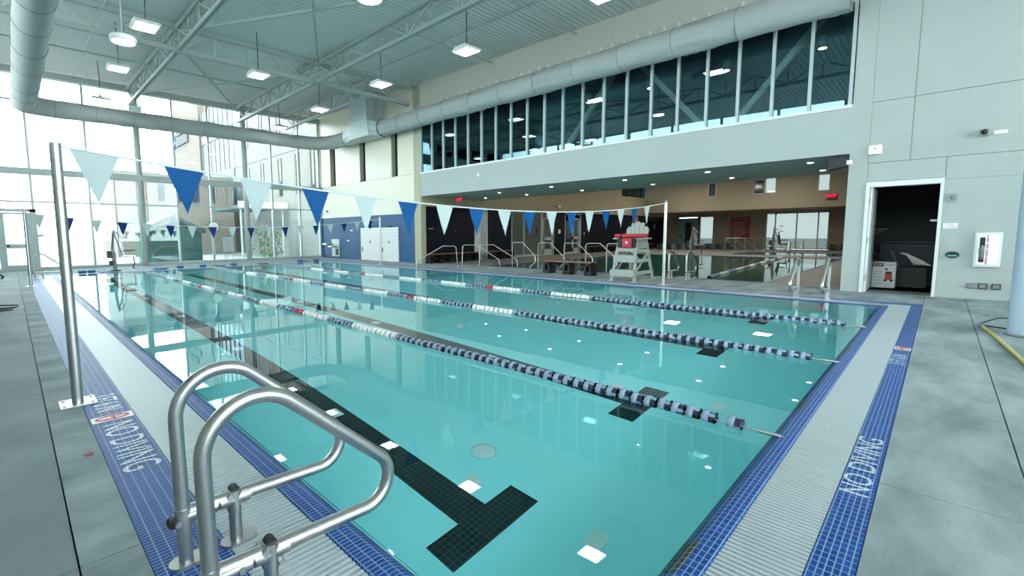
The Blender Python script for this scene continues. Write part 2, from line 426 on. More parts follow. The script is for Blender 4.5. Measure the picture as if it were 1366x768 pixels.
# pool shell
DP = -1.55
pool = sroot('floor_2', 'aqua plastered basin of the lap pool with black lane marks', 'pool')
s = MB(); x0, y0, x1, y1 = RD
s.bx(x0-.1, x1+.1, y0-.1, y1+.1, DP-.2, DP)
for r in ((x0-.12, x0, y0-.12, y1+.12), (x1, x1+.12, y0-.12, y1+.12), (x0, x1, y0-.12, y0), (x0, x1, y1, y1+.12)): s.bx(*r, DP, -.056)
s.build('basin', 'plaster', pool)
def quad(x0, x1, y0, y1, z, name, m, par, th=.004):
    return MB().bx(x0, x1, y0, y1, z, z+th).build(name, m, par)
for k in range(4):
    c = x0+2.75*(k+.5)
    m = MB()
    m.bx(c-.16, c+.16, 2.54, 21.9, DP, DP+.004); m.bx(c-.5, c+.5, 2.24, 2.54, DP, DP+.004); m.bx(c-.5, c+.5, 21.9, 22.2, DP, DP+.004)
    m.build('lane_marking', 'blacktile', pool)
    for yy in (1.67, 4.8, 8.0, 11.5, 15., 18.5):
        if yy == 1.67: quad(c+.36, c+.56, yy-.07, yy+.07, DP+.004, 'floor_inlet', 'plate', pool)
        else: quad(c-.06, c+.08, yy-.1, yy+.1, DP+.004, 'floor_inlet', 'plate', pool)
    quad(c+.22, c+.36, 2.75, 2.90, DP+.004, 'floor_inlet', 'plate', pool)
    if k != 1: MB().lathe([(0, 0), (.13, 0), (.13, .02), (.1, .03), (0, .03)], n=20).build('main_drain', 'plate', pool, (c+.7, 3.06, DP))
water = MB().add([(x0-.02, y0-.02, WL), (x1+.02, y0-.02, WL), (x1+.02, y1+.02, WL), (x0-.02, y1+.02, WL)], [(0, 1, 2, 3)]).build('water_surface', 'water', pool)

# second and third pool
def smallpool(name, R, label, wl, m, wm, depth):
    p = sroot(name, label, 'pool'); a, b, c, d = R; s = MB()
    s.bx(a-.1, b+.1, c-.1, d+.1, -depth-.1, -depth)
    for r in ((a-.1, a, c, d), (b, b+.1, c, d), (a-.1, b+.1, c-.1, c), (a-.1, b+.1, d, d+.1)): s.bx(*r, -depth, -.11)
    s.build('basin', m, p)
    t = MB()
    for r in ((a, a+.16, c, d), (b-.16, b, c, d), (a+.16, b-.16, c, c+.16), (a+.16, b-.16, d-.16, d)): t.bx(*r, -.14, .002)
    t.build('mosaic_rim', 'tile', p)
    MB().add([(a+.15, c+.15, wl), (b-.15, c+.15, wl), (b-.15, d-.15, wl), (a+.15, d-.15, wl)], [(0, 1, 2, 3)]).build('water_surface', wm, p)
    return p
smallpool('floor_3', P2, 'dark green recreation pool under the low soffit', -.012, 'plaster2', 'water2', 1.2)
smallpool('floor_4', P3, 'small teal therapy pool near the far window', -.012, 'plaster', 'water2', .9)

# ---- glass wall at the far end (plane y = 28.2)
GY = 28.2
gw = sroot('window_1', 'tall white-framed glass curtain wall at the far end of the lap pool', 'window')
MX = [-3.05, -.93, .85, 2.9, 4.93, 6.55, 8.22, 10.09, 11.65, 13.38, 14.72]
HZ = [.0, 3.05, 4.22, 4.52, 8.35, 8.72]
for i, x in enumerate(MX):
    thick = abs(x-4.93) < .1 or abs(x-10.09) < .1 or abs(x+.93) < .1
    if thick: MB().tube([(x, GY-.12, 0), (x, GY-.12, 8.6)], .14, 16).build('column', 'steel', gw)
    else: MB().bx(x-.045, x+.045, GY-.10, GY+.06, .1, 8.6).build('mullion', 'mull', gw)
MB().bx(-3.1, 14.8, GY-.12, GY+.08, 0, .14).build('sill', 'mull', gw)
MB().bx(-3.1, 14.8, GY-.07, GY+.05, 3.02, 3.10).build('transom', 'mull', gw)
MB().bx(-3.1, 14.8, GY-.26, GY+.02, 4.24, 4.52).build('beam', 'steel', gw)
MB().bx(-3.1, 14.8, GY-.06, GY+.05, 7.4, 7.47).build('transom', 'mull', gw)
MB().bx(-3.1, 14.8, GY-.30, GY+.06, 8.52, 8.80).build('beam', 'steel', gw)
for i in range(len(MX)-1):
    a, b = MX[i]+.02, MX[i+1]-.02
    door = abs(MX[i]+.93) < .1
    if not door:
        MB().bx(a, b, GY-.012, GY, .12, 3.04).build('frosted_pane', 'frost', gw)
    else:
        MB().bx(a, b, GY-.012, GY, 2.72, 3.04).build('pane', 'frost', gw)
        MB().bx(a, -.36, GY-.012, GY, .12, 2.72).build('frosted_pane', 'frost', gw)
    MB().bx(a, b, GY-.012, GY, 3.08, 4.3).build('pane', 'glass', gw)
    MB().bx(a, b, GY-.012, GY, 4.5, 7.42).build('pane', 'glass', gw)
    MB().bx(a, b, GY-.012, GY, 7.45, 8.55).build('pane', 'glass', gw)
# glazed exit door in that wall
dr = sroot('door_1', 'white-framed glass exit door at the far left of the glass wall', 'door', (0.18, GY-.05, 0))
f = MB(); f.bx(-.54, -.42, -.06, .06, 0, 2.72); f.bx(.54, .76, -.06, .06, 0, 2.72); f.bx(-.54, .76, -.06, .06, 2.6, 2.74); f.build('door_frame', 'mull', dr)
f = MB(); f.bx(-.42, -.30, -.04, .04, .02, 2.58); f.bx(.42, .54, -.04, .04, .02, 2.58); f.bx(-.30, .42, -.04, .04, 2.48, 2.58); f.bx(-.30, .42, -.04, .04, .02, .26); f.bx(-.30, .42, -.04, .04, 1.0, 1.2)
lf = f.build('door_leaf', 'mull', dr)
MB().bx(-.30, .42, -.006, .006, .26, 1.0).build('pane', 'frost', lf); MB().bx(-.30, .42, -.006, .006, 1.2, 2.48).build('pane', 'frost', lf)
MB().bx(-.29, -.20, -.09, -.04, 1.06, 1.16).build('door_handle', 'blackp', dr)
text('lettering', 'EMERGENCY EXIT\nONLY', .085, 'grey', lf, (.06, -.012, 1.62), WALLY)

# ---- left wall (never in the frame, lights the hall): glazing above a solid base
lw = sroot('wall_left')
MB().bx(-3.3, -3.1, -8.2, 28.4, -.1, 4.0).build('wall_base', 'wallc', lw)
MB().bx(-3.3, -3.1, -8.2, 28.4, 8.6, 9.1).build('wall_head', 'wallc', lw)
for k in range(13): MB().bx(-3.26, -3.06, -8.1+k*3.02-.06, -8.1+k*3.02+.06, 4.0, 8.6).build('mullion', 'mull', lw)
for k in range(12): MB().bx(-3.2, -3.19, -8.1+k*3.02+.05, -8.1+(k+1)*3.02-.05, 4.0, 8.6).build('pane', 'glass', lw)
wn = sroot('wall_near'); MB().bx(-3.3, 15, -8.3, -8.1, -.1, .9).build('wall_base', 'wallc', wn); MB().bx(-3.3, 15, -8.3, -8.1, 8.0, 9).build('wall_head', 'wallc', wn)
for k in range(7): MB().bx(-3.1+k*3-.06, -3.1+k*3+.06, -8.3, -8.1, .9, 8).build('mullion', 'mull', wn)
for k in range(6): MB().bx(-3.1+k*3+.05, -3.1+k*3+2.95, -8.21, -8.2, .9, 8).build('pane', 'glass', wn)

# ---- ceiling: ribbed deck panels, rising gently away
SL = math.atan(.02)
ce = sroot('ceiling', 'ribbed pale grey metal roof deck', 'ceiling', (0, 0, 8.34)); ce.rotation_euler = (SL, 0, 0)
MB().bx(-3.3, 14.95, -8.3, 28.5, .07, .2).build('roof_slab', 'ceilgap', ce)
pb = MB(); 
for i in range(3):
    y = i*.2
    pb.prism([(y+.012, 0.0), (y+.188, 0.0), (y+.176, .075), (y+.024, .075)], 18.0, lambda u, v, w: (-3.15+w, u, v))
pm = pb.mesh('deck_panel', 'ceil')
for k in range(61): link('deck_panel', pm, ce, (0, -8.2+k*.6, 0))
def CZ(y): return 8.34+.02*y

# ---- right wall, far part: cream panels above blue panels
WX = 14.8
wr = sroot('wall_right', 'cream and blue panelled wall with slot windows beside the lap pool', 'wall')
MB().bx(WX+.06, WX+.35, 18.4, 20.0, 0, 4.5).bx(WX+.06, WX+.35, 20.0, 28.3, 0, 4.5).build('wall_core', 'olive', wr)
ybl = [18.4, 21.55, 24.7, 27.85, 28.25]
for i in range(4):
    a, b = ybl[i]+.006, ybl[i+1]-.006
    MB().bx(WX, WX+.07, a, b, .0, 2.52).build('blue_panel', 'bluewall', wr)
    MB().bx(WX, WX+.07, a, b, 2.53, 4.46).build('cream_panel', 'cream', wr)
slots = [(19.75, 20.3), (22.76, 23.36), (26.1, 26.76)]
yy = 18.4; 
segs = []
for a, b in slots: segs.append((yy, a)); yy = b
segs.append((yy, 28.25))
for a, b in segs:
    cuts = [a]+[j for j in ybl[1:-1] if a+.1 < j < b-.1]+[b]
    for i in range(len(cuts)-1): MB().bx(WX, WX+.35, cuts[i]+.004, cuts[i+1]-.004, 4.475, 9.1).build('cream_panel', 'cream', wr)
for a, b in slots:
    MB().bx(WX+.0, WX+.35, a, b, 6.9, 9.1).build('cream_panel', 'cream', wr)
    MB().bx(WX+.26, WX+.30, a, b, 4.475, 6.9).build('slot_pane', 'faraglass', wr)
    MB().bx(WX+.02, WX+.26, b-.02, b, 4.475, 6.9).build('slot_reveal', 'olive', wr)
    MB().bx(WX+.23, WX+.27, a+.26, a+.30, 4.475, 6.9).build('slot_mullion', 'dgrey', wr)
MB().bx(WX-.02, WX+.30, 17.9, 18.4, 0, 9.1).build('pilaster', 'olive', wr)

# ---- upper wall, window band and fascia over the opening
fa = sroot('wall_fascia', 'long pale plaster fascia below the dark window band', 'wall')
wb = sroot('window_2', 'long band of tall dark windows with white mullions under the fabric duct', 'window')
YB0, YB1 = 1.66, 17.9
MB().bx(WX, WX+.3, YB0, YB1, 3.33, 4.42).build('fascia_panel', 'fascia', fa)
MB().bx(WX-.03, WX+.12, YB0, YB1, 4.42, 4.49).build('sill', 'white', wb)
MB().bx(WX, WX+.3, YB0, YB1, 6.85, 9.0).build('wall_head', 'upper', wb)
nm = 20; pt = .82
for k in range(nm+1):
    y = 1.72+k*pt*(17.86-1.72)/(nm*pt)
    MB().bx(WX-.02, WX+.10, y-.035, y+.035, 4.48, 6.85).build('mullion', 'mull', wb)
    if k < nm:
        d = (17.86-1.72)/nm
        MB().bx(WX+.05, WX+.06, y+.03, y+d-.03, 4.48, 6.85).build('pane', 'dglass', wb)
# soffit slab behind the fascia
sf = sroot('ceiling_2', 'flat grey-green soffit over the passage to the second pool', 'ceiling')
MB().bx(WX+.31, 19.4, 1.66, 17.84, 3.331, 4.4).build('soffit_slab', 'soffit', sf)
# room behind the band
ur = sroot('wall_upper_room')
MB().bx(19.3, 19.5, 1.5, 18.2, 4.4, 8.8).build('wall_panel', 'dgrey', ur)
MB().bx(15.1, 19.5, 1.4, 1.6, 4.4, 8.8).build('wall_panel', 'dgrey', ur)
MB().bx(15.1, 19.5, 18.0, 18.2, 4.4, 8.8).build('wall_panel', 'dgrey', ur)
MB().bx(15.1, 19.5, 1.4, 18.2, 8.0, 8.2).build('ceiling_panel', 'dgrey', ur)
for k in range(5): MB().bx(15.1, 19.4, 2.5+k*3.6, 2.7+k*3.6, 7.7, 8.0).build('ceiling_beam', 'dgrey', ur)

# ---- storage block wall, near part of the right side
ws = sroot('wall_storage', 'pale green-grey concrete wall around the storage doorway', 'wall')
MB().bx(WX+.0, WX+.25, 1.31, 1.66, 0, 9.0).build('pier', 'wallc', ws)
for (a, b, z0, z1) in ((-8.1, .02, 0, 2.58),(-8.1, .6, 3.07, 4.455), (.6, 1.31, 3.07, 4.455), (-8.1, .6, 4.465, 9.0), (.6, 1.31, 4.465, 9.0), (-8.1, .02, 2.584, 3.06), (.02, 1.31, 2.63, 3.06)):
    MB().bx(WX+.02, WX+.25, a+.004, b-.004, z0, z1).build('concrete_panel', 'wallc', ws)
MB().bx(WX+.08, WX+.24, -8.1, 1.3, 2.63, 9).bx(WX+.08, WX+.25, -8.1, -.1, 0, 2.57).build('wall_core', 'wallc', ws)
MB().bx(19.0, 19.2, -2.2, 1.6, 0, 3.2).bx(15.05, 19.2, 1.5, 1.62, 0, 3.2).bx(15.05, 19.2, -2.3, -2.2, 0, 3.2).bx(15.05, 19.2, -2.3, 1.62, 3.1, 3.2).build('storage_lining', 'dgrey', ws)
dr = sroot('door_2', 'white-framed storage doorway with its door folded inwards', 'door', (WX, 0, 0))
f = MB(); f.bx(-.03, .22, 1.24, 1.309, 0, 2.62); f.bx(-.03, .22, .021, .08, 0, 2.62); f.bx(-.028, .218, .081, 1.239, 2.50, 2.618); f.build('door_frame', 'white', dr)
MB().bx(.05, 1.25, 1.19, 1.235, .01, 2.5).build('door_leaf', 'white', dr)
h = MB()
for z in (.35, 1.25, 2.2): h.cyl((.03, 1.21, z-.07), (.03, 1.21, z+.07), .018, 8)
h.build('hinge', 'stainless', dr)
MB().bx(.5, .62, .09, .2, 1.68, 1.72).build('door_closer_arm', 'plate', dr)

# ---- second hall shell
h2 = sroot('wall_navy', 'navy panelled wall with glazed doors along the second pool', 'wall')
NY = 18.2
for (a, b) in ((14.86, 16.9), (16.9, 18.85), (19.95, 22.1), (26.6, 27.9), (30.0, 32.4), (32.4, 35), (35, 38.1), (39.0, 41), (41, 45.3)):
    MB().bx(a+.01, b-.01, NY-.05, NY+.1, 0, 2.85).build('navy_panel', 'navy', h2)
MB().bx(38.1, 39.0, NY-.12, NY+.1, 0, 2.9).build('column', 'tanband', h2)
for (a, b) in ((14.86, 19.4), (19.4, 24.5), (24.5, 30), (30, 35.5)):
    MB().bx(a+.006, b-.006, NY-.35, NY+.2, 2.85, 5.6).build('tan_panel', 'tanband', h2)
MB().bx(35.5, 44.9, NY-.35, NY+.2, 2.85, 4.35).build('tan_panel', 'tanband', h2); MB().bx(35.5, 44.9, NY-.35, NY+.2, 5.3, 5.6).build('tan_panel', 'tanband', h2)
for k in range(5):
    MB().bx(35.5+k*1.3+.03, 35.5+(k+1)*1.3-.03, NY-.2, NY-.19, 4.35, 5.3).build('clerestory_pane', 'dglass', h2)
    MB().bx(35.5+k*1.3-.03, 35.5+k*1.3+.03, NY-.3, NY-.1, 4.35, 5.3).build('clerestory_mullion', 'dgrey', h2)
# glazed bays: rooms behind
MB().bx(18.6, 30.3, 20.9, 21.0, 0, 3.0).build('back_room_wall', 'tanband', h2)
MB().bx(18.6, 30.3, NY+.1, 21.0, -.1, 0).build('back_room_floor', 'deck', h2)
MB().bx(14.86, 45.3, NY+.21, 21.0, 2.85, 2.95).build('back_room_ceiling', 'soffit', h2)
def glazedbay(n, a, b, label, doors=(), m='fglass'):
    g = sroot('door_%d' % n if doors else 'window_%d' % n, label, 'door' if doors else 'window', (a, NY, 0))
    W = b-a
    f = MB(); f.bx(0, .07, -.06, .06, 0, 2.85); f.bx(W-.07, W, -.06, .06, 0, 2.85); f.bx(0, W, -.06, .06, 2.73, 2.85); f.bx(0, W, -.06, .06, 0, .12); f.build('frame', 'mull', g)
    if doors:
        d0, d1 = doors
        f = MB(); f.bx(d0, d0+.14, -.05, .05, .1, 2.5); f.bx(d1-.14, d1, -.05, .05, .1, 2.5); f.bx(d0, d1, -.05, .05, 2.36, 2.5); f.bx(d0, d1, -.05, .05, .1, .4); f.bx(d0, d1, -.05, .05, 1.0, 1.2)
        f.build('door_leaf', 'mull', g)
        MB().bx(d1-.24, d1-.16, -.12, -.05, 1.0, 1.3).build('door_handle', 'stainless', g)
    MB().bx(.06, W-.06, -.008, .008, .1, 2.75).build('pane', m, g)
    return g
glazedbay(3, 18.85, 19.95, 'narrow glass bay in the navy wall behind the step rails')
g = glazedbay(4, 22.1, 25.2, 'wide clear glass storefront in the navy wall behind the pennants'); MB().bx(1.2, 1.27, -.06, .06, .1, 2.75).build('mullion', 'mull', g)
glazedbay(3, 25.2, 26.6, 'grey-framed glass door in the navy wall right of the storefront', (.15, 1.3))
glazedbay(4, 27.9, 30.0, 'grey-framed glass door with daylight in the navy wall', (1.0, 1.95), 'glass')
MB().bx(28.0, 29.9, 20.85, 20.88, .3, 2.7).build('daylit_back_window', 'faraglass', h2)
fw_ = sroot('wall_far_hall', 'beige far wall of the second pool hall with high square windows', 'wall')
BX = 40.0
def upperwall():
    ops = [(5.38, 6.04, 4.15, 5.28), (8.43, 9.12, 4.19, 5.3), (9.14, 9.83, 4.19, 5.22), (12.37, 12.95, 4.18, 5.27)]
    ys = [0]; b = MB(); zt = 5.7
    prev = 0
    for (a, c, z0, z1) in ops:
        b.bx(BX, BX+.3, prev, a, 3.08, zt); b.bx(BX, BX+.3, a, c, 3.08, z0); b.bx(BX, BX+.3, a, c, z1, zt); prev = c
    b.bx(BX, BX+.3, prev, 18.0, 3.08, zt); b.build('upper_wall', 'beige', fw_)
    for i, (a, c, z0, z1) in enumerate(ops):
        f = MB(); e = .05; f.bx(BX-.02, BX+.1, a, a+e, z0, z1); f.bx(BX-.02, BX+.1, c-e, c, z0, z1); f.bx(BX-.02, BX+.1, a, c, z0, z0+e); f.bx(BX-.02, BX+.1, a, c, z1-e, z1)
        fr = f.build('window_frame', 'mull', fw_)
        MB().bx(BX+.1, BX+.11, a, c, z0, z1).build('pane', ('frost2', 'frost2', 'faraglass', 'dgrey')[i], fr)
upperwall()
LX = 45.0
MB().bx(BX+.3, LX, 0, 18.0, 3.08, 3.3).build('lower_soffit', 'beige', fw_)
b = MB(); b.bx(LX, LX+.3, 0, 5.95, 0, 3.1); b.bx(LX, LX+.3, 10.05, 14.05, 0, 3.1); b.bx(LX, LX+.3, 5.95, 10.05, 2.9, 3.1); b.bx(LX, LX+.3, 14.05, 18.2, 2.75, 3.1); b.bx(LX, LX+.3, 15.15, 15.35, 0, 2.75); b.bx(LX, LX+.3, 17.0, 18.2, 0, 2.75)
b.build('lower_wall', 'beige', fw_)
g = sroot('window_5', 'bright four-pane frosted window low in the far beige wall', 'window', (LX, 0, 0))
for y in (5.98, 6.62, 7.98, 9.4, 10.02): MB().bx(-.04, .1, y-.035, y+.035, .05, 2.9).build('mullion', 'mull', g)
MB().bx(-.04, .1, 5.95, 10.05, .02, .1).build('sill', 'mull', g); MB().bx(-.04, .1, 5.95, 10.05, 2.84, 2.92).build('head', 'mull', g)
for a, c in ((5.98, 6.62), (6.62, 7.98), (7.98, 9.4), (9.4, 10.02)): MB().bx(.02, .03, a+.03, c-.03, .1, 2.85).build('frosted_pane', 'frost2', g)
g = sroot('window_6', 'bright white frosted panel beside the teal door at the far wall', 'window', (LX, 0, 0))
MB().bx(.0, .02, 14.05, 15.15, .05, 2.75).build('frosted_pane', 'frost2', g); MB().bx(-.05, .05, 15.1, 15.2, 0, 2.8).build('frame', 'dgrey', g)
g = sroot('door_5', 'pale teal door with a dark narrow pane at the far wall', 'door', (LX, 0, 0))
MB().bx(-.02, .04, 15.35, 17.0, 0, 2.7).build('door_leaf', 'teal', g); MB().bx(-.06, .02, 15.85, 16.35, .1, 2.3).build('dark_pane', 'blackp', g); MB().bx(-.08, .0, 16.7, 16.85, 1.0, 1.2).build('door_handle', 'blackp', g)
c2 = sroot('ceiling_3', 'high beige ceiling of the second pool hall', 'ceiling')
MB().bx(19.4, 40.3, 0, 18.4, 5.6, 5.8).build('ceiling_slab', 'soffit', c2)
MB().bx(15.05, 45.4, -.1, .05, 0, 5.8).build('end_wall', 'beige', sroot('wall_hall_end'))
MB().bx(19.38, 19.6, 0, 18.0, 4.4, 5.7).build('bulkhead', 'beige', c2)

# ---- outside: paving and buildings seen through the glass
gd = sroot('ground'); MB().bx(-60, 120, 28.5, 140, -.4, -.2).bx(-60, -3.4, -60, 28.5, -.4, -.2).bx(45.5, 120, -60, 28.5, -.4, -.2).build('paving', 'ground', gd)

# ================================================================== FAR BUILDINGS
bl = thing('building', 'long cream building wing with slot windows beyond the glass wall', 'building', (16.2, 0, 0))
for i, (a, b) in enumerate(((28.6, 34.8), (34.8, 41), (41, 47.6))):
    MB().bx(0, 6, a+.02, b-.02, -.2, 7.9).build('wall_panel', 'facade', bl); MB().bx(0, 6, a+.02, b-.02, 7.94, 16).build('wall_panel', 'facade', bl)
for y in (29.5, 31.8, 34.2, 37.4, 41.0, 44.3):
    for z in (4.6, 9.4):
        fr = MB().bx(-.03, .04, y-.35, y+.35, z, z+3.0).build('window_reveal', 'fardark', bl)
        MB().bx(-.05, -.02, y-.30, y+.02, z+.03, z+2.97).build('pane', 'faraglass', fr)
bl = thing('building', 'blue glass stair tower between the tan block and the cream wing', 'building', (16.2, 0, 0))
MB().bx(.2, 6, 47.7, 57.6, -.2, 15).build('tower_core', 'facade', bl)
for z in (3.0, 7.2, 11.4): MB().bx(-.05, .2, 47.8, 57.5, z, z+.8).build('spandrel', 'facade', bl)
for k in range(7):
    y = 47.9+k*1.38
    for z0, z1 in ((3.8, 7.2), (8.0, 11.4), (12.2, 14.6)): MB().bx(.05, .12, y, y+1.2, z0, z1).build('pane', 'farsky', bl)
    MB().bx(-.02, .2, y+1.22, y+1.34, 3, 14.8).build('mullion', 'facade', bl)
bl = thing('building', 'tan block with a small two-line wall sign high on its side', 'building', (16.0, 0, 0))
MB().bx(0, 7, 57.8, 68.6, -.2, 16.6).build('wall_block', 'facadetan', bl)
for y, z in ((66, 8.7), (66, 4), (61, 4)):
    fr = MB().bx(-.03, .05, y-.5, y+.5, z-2.8, z+.5).build('window_reveal', 'fardark', bl); MB().bx(-.05, -.02, y-.5, y+.1, z-2.75, z+.4).build('pane', 'faraglass', fr)
sg = MB()
rr = random.Random(3)
for row, (y0, n) in enumerate(((66.6, 5), (66.6, 7))):
    for k in range(n):
        y = y0-k*.72; z = 13.7-row*1.25
        sg.bx(-.2, -.02, y-.5, y, z, z+.85)
sg.build('sign_letter', 'dgrey', bl)
MB().prism([(-.55, 0), (-.3, -.6), (.3, -.6), (.55, 0), (0, 1.1)], .15, lambda u, v, w: (-.2+w, 67.7+u, 13.0+v)).build('sign_emblem', 'farsky', bl)
bl = thing('building', 'low tan building far away left of the stair tower', 'building', (6.2, 45.5, 0))
MB().bx(0, 9, 0, 8, -.2, 6.3).build('wall_block', 'facadetan', bl); MB().bx(-.15, 9.1, -.15, 8.1, 6.3, 6.7).build('parapet', 'facade', bl)
for k in range(4): MB().bx(3.0+k*1.3, 3.5+k*1.3, -.04, .02, 4.4, 5.8).build('window', 'faraglass', bl)
cn = thing('canopy', 'low white walkway canopy outside the glass wall at right', 'canopy', (12.4, 36, 0))
MB().bx(0, 3.6, 0, 7, 3.5, 3.75).build('canopy_roof', 'shedroof', cn); MB().bx(-.05, 3.65, -.05, .05, 3.45, 4.0).build('fascia', 'white', cn)
for x in (.2, 3.4): MB().cyl((x, .3, -.2), (x, .3, 3.5), .08, 10).build('post', 'steel', cn)
sh = thing('shed', 'teal gabled shelter standing behind the frosted panes', 'shed', (7.05, 31.2, 0))
MB().prism([(-1.5, -.2), (1.4, -.2), (1.4, 1.62), (-.05, 2.25), (-1.5, 1.66)], 2.2, lambda u, v, w: (u, w, v)).build('wall_body', 'shed', sh)
rf = MB()
rf.prism([(-1.75, 1.68), (-.05, 2.50), (1.65, 1.64), (1.65, 1.86), (-.05, 2.74), (-1.75, 1.90)], 2.6, lambda u, v, w: (u, w-.15, v)); rf.build('roof', 'shedroof', sh)
MB().tube([(-.45+.72*math.cos(PI*i/14), -.03, .30+.62*math.sin(PI*i/14)) for i in range(15)], .02, 6).build('arch_line', 'redsign', sh)
for i, (x, y, s) in enumerate(((13.4, 34.2, .9), (14.6, 35.2, .7))):
    rr = random.Random(i); b = MB()
    for k in range(160):
        a = rr.uniform(0, 2*PI); u = rr.uniform(0, 1)**.5; z = rr.uniform(0, 1)
        r = s*u*(1-.4*z); p = Vector((r*math.cos(a), r*math.sin(a), .1+z*s*2.6)); q = Vector((rr.uniform(-1, 1), rr.uniform(-1, 1), rr.uniform(-.4, 1))).normalized(); e = q.orthogonal().normalized()*.09
        b.add([p-q*.12, p+e, p+q*.14, p-e], [(0, 1, 2, 3)])
    o = b.build('foliage', 'leaf', None); t = thing('shrub', ['bushy green shrub beside the walkway canopy', 'smaller green shrub further along the walkway canopy'][i], 'shrub', (x, y, -.2)); o.parent = t
    MB().tube([(0, 0, 0), (0, 0, s*1.6)], .05, 6).build('stem', 'brown', t)

# ================================================================== ROOF STEEL
def truss(name, label, P, Q, z0, z1, n, group=None, cw=.12):
    P = Vector(P); Q = Vector(Q); d = (Q-P).normalized(); L = (Q-P).length; nrm = Vector((-d.y, d.x, 0))
    t = thing(name, label, 'roof truss', (P.x, P.y, z0), 0, group)
    def at(s, z): return d*s+Vector((0, 0, z-z0))
    for z, nm in ((z0, 'bottom_chord'), (z1, 'top_chord')):
        b = MB()
        for sg_ in (-1, 1): b.bar(at(0, z)+nrm*.045*sg_, at(L, z)+nrm*.045*sg_, .06, cw)
        b.build(nm, 'steel', t)
    p = L/n
    for i in range(n):
        a = at(i*p, z1-.04); m = at((i+.5)*p, z0+.04); c = at((i+1)*p, z1-.04)
        MB().bar(a, m, .05, .05).build('web_diagonal', 'steel', t); MB().bar(m, c, .05, .05).build('web_diagonal', 'steel', t)
        MB().bar(at((i+.5)*p, z0+.04), at((i+.5)*p, z1-.04), .035).build('web_vertical', 'steel', t)
        if i: MB().bar(at(i*p, z0+.04), at(i*p, z1-.04), .035).build('web_vertical', 'steel', t)
    return t
truss('roof_truss', 'main steel truss crossing the hall from side to side', (-3.0, 18.62, 0), (14.7, 18.62, 0), 7.86, 8.64, 8, cw=.16)
truss('roof_truss', 'steel truss from the left glass-wall column to the main truss', (4.66, 27.95, 0), (4.66, 18.75, 0), 7.86, 8.62, 4)
truss('roof_truss', 'steel truss left of the round lamps running overhead from the main truss', (4.66, 18.48, 0), (4.66, -1, 0), 7.86, 8.56, 8)
truss('roof_truss', 'steel truss from the right glass-wall column to the main truss', (9.78, 27.95, 0), (9.78, 18.75, 0), 7.86, 8.62, 4)
truss('roof_truss', 'steel truss ending over the pool centre, overhead from the main truss', (9.78, 18.48, 0), (9.78, -1, 0), 7.86, 8.56, 8)
truss('roof_truss', 'short steel strut truss ending beside the duct drop box', (12.5, 27.95, 0), (12.5, 18.75, 0), 7.86, 8.62, 4)
for (a, b, lab) in (((4.7, 27.6), (9.7, 19.0), 'diagonal roof brace from the left column towards the main truss'), ((9.7, 27.6), (4.7, 19.0), 'diagonal roof brace from the right column crossing its twin'),
                    ((4.7, 18.2), (9.7, 9.2), 'diagonal roof brace before the main truss leaning right'), ((9.7, 18.2), (4.7, 9.2), 'diagonal roof brace before the main truss leaning left')):
    o = MB().bar((0, 0, 0), (b[0]-a[0], b[1]-a[1], -.10), .07).build('roof_brace', 'steel', None, (a[0], a[1], 8.36)); tag(o, lab, 'brace')
for (y, x0, x1, lab) in ((9.1, 9.9, 14.5, 'sprinkler pipe overhead nearest the camera, ending short of the upper wall'), (13.0, 9.9, 14.5, 'second sprinkler pipe from the camera, ending short of the upper wall'), (17.6, 9.9, 14.5, 'sprinkler pipe just before the main truss'), (23.2, -3, 9.5, 'sprinkler pipe beyond the main truss')):
    o = thing('sprinkler_pipe', lab, 'pipe', (x0, y, CZ(y)-.26)); MB().cyl((0, 0, 0), (x1-x0, 0, 0), .035, 10).build('pipe', 'steel', o)
    MB().cyl((x1-x0-.02, 0, 0), (x1-x0+.05, 0, 0), .05, 10).build('end_cap', 'galv', o)
    for k in range(3): MB().cyl((.6+k*(x1-x0)*.33, 0, 0), (.6+k*(x1-x0)*.33, 0, .3), .012, 6).build('hanger', 'galv', o)
for x, lab in ((11.85, 'thin conduit along the roof over the pool, right of the trusses'), (2.6, 'thin conduit along the roof over the left lamps')):
    o = MB().tube([(0, 0, 0), (0, 11, .2), (0, 22, .42)], .022, 8).build('conduit', 'steel', None, (x, 5.5, CZ(5.5)-.16)); tag(o, lab, 'conduit')

# ================================================================== FABRIC DUCT
def fabrictube(pts, R, parent, name='duct_segment', wr=.03, seed=1, folds=()):
    """cloth tube with sag and soft wrinkles along a polyline of points"""
    rr = random.Random(seed); P = [Vector(p) for p in pts]; n = 28; vs_ = []; fs = []; k = len(P)
    ph = [rr.uniform(0, 6.28) for _ in range(8)]; s = 0.
    for i in range(k):
        if i: s += (P[i]-P[i-1]).length
        T = (P[min(i+1, k-1)]-P[max(i-1, 0)]).normalized(); u = T.cross(Vector((0, 0, 1))).normalized(); v = u.cross(T)
        fold = sum(max(0, 1-abs(s-f)/.9) for f in folds)
        for j in range(n):
            a = 2*PI*j/n
            d = .35*math.sin(s*2.1+ph[0]+1.3*math.sin(a+ph[1]))+.3*math.sin(s*5.3+2*a+ph[2])*math.sin(a*3+ph[3])
            d += fold*1.6*math.sin(a*9+s*7+ph[4])*math.sin(s*6+a*2)
            r = R*(1+wr*d); 
            if v.z*math.sin(a) < -.5: r *= 1.01
            vs_.append(P[i]+r*(math.cos(a)*u+math.sin(a)*v*(.97)))
    for i in range(k-1):
        for j in range(n): fs.append((i*n+j, i*n+(j+1) % n, (i+1)*n+(j+1) % n, (i+1)*n+j))
    b = MB(); b.add(vs_, fs, True); return b.build(name, 'fabric', parent)
def lin(a, b, st=.1):
    a = Vector(a); b = Vector(b); m = max(2, int((b-a).length/st)); return [a+(b-a)*(i/m) for i in range(m+1)]
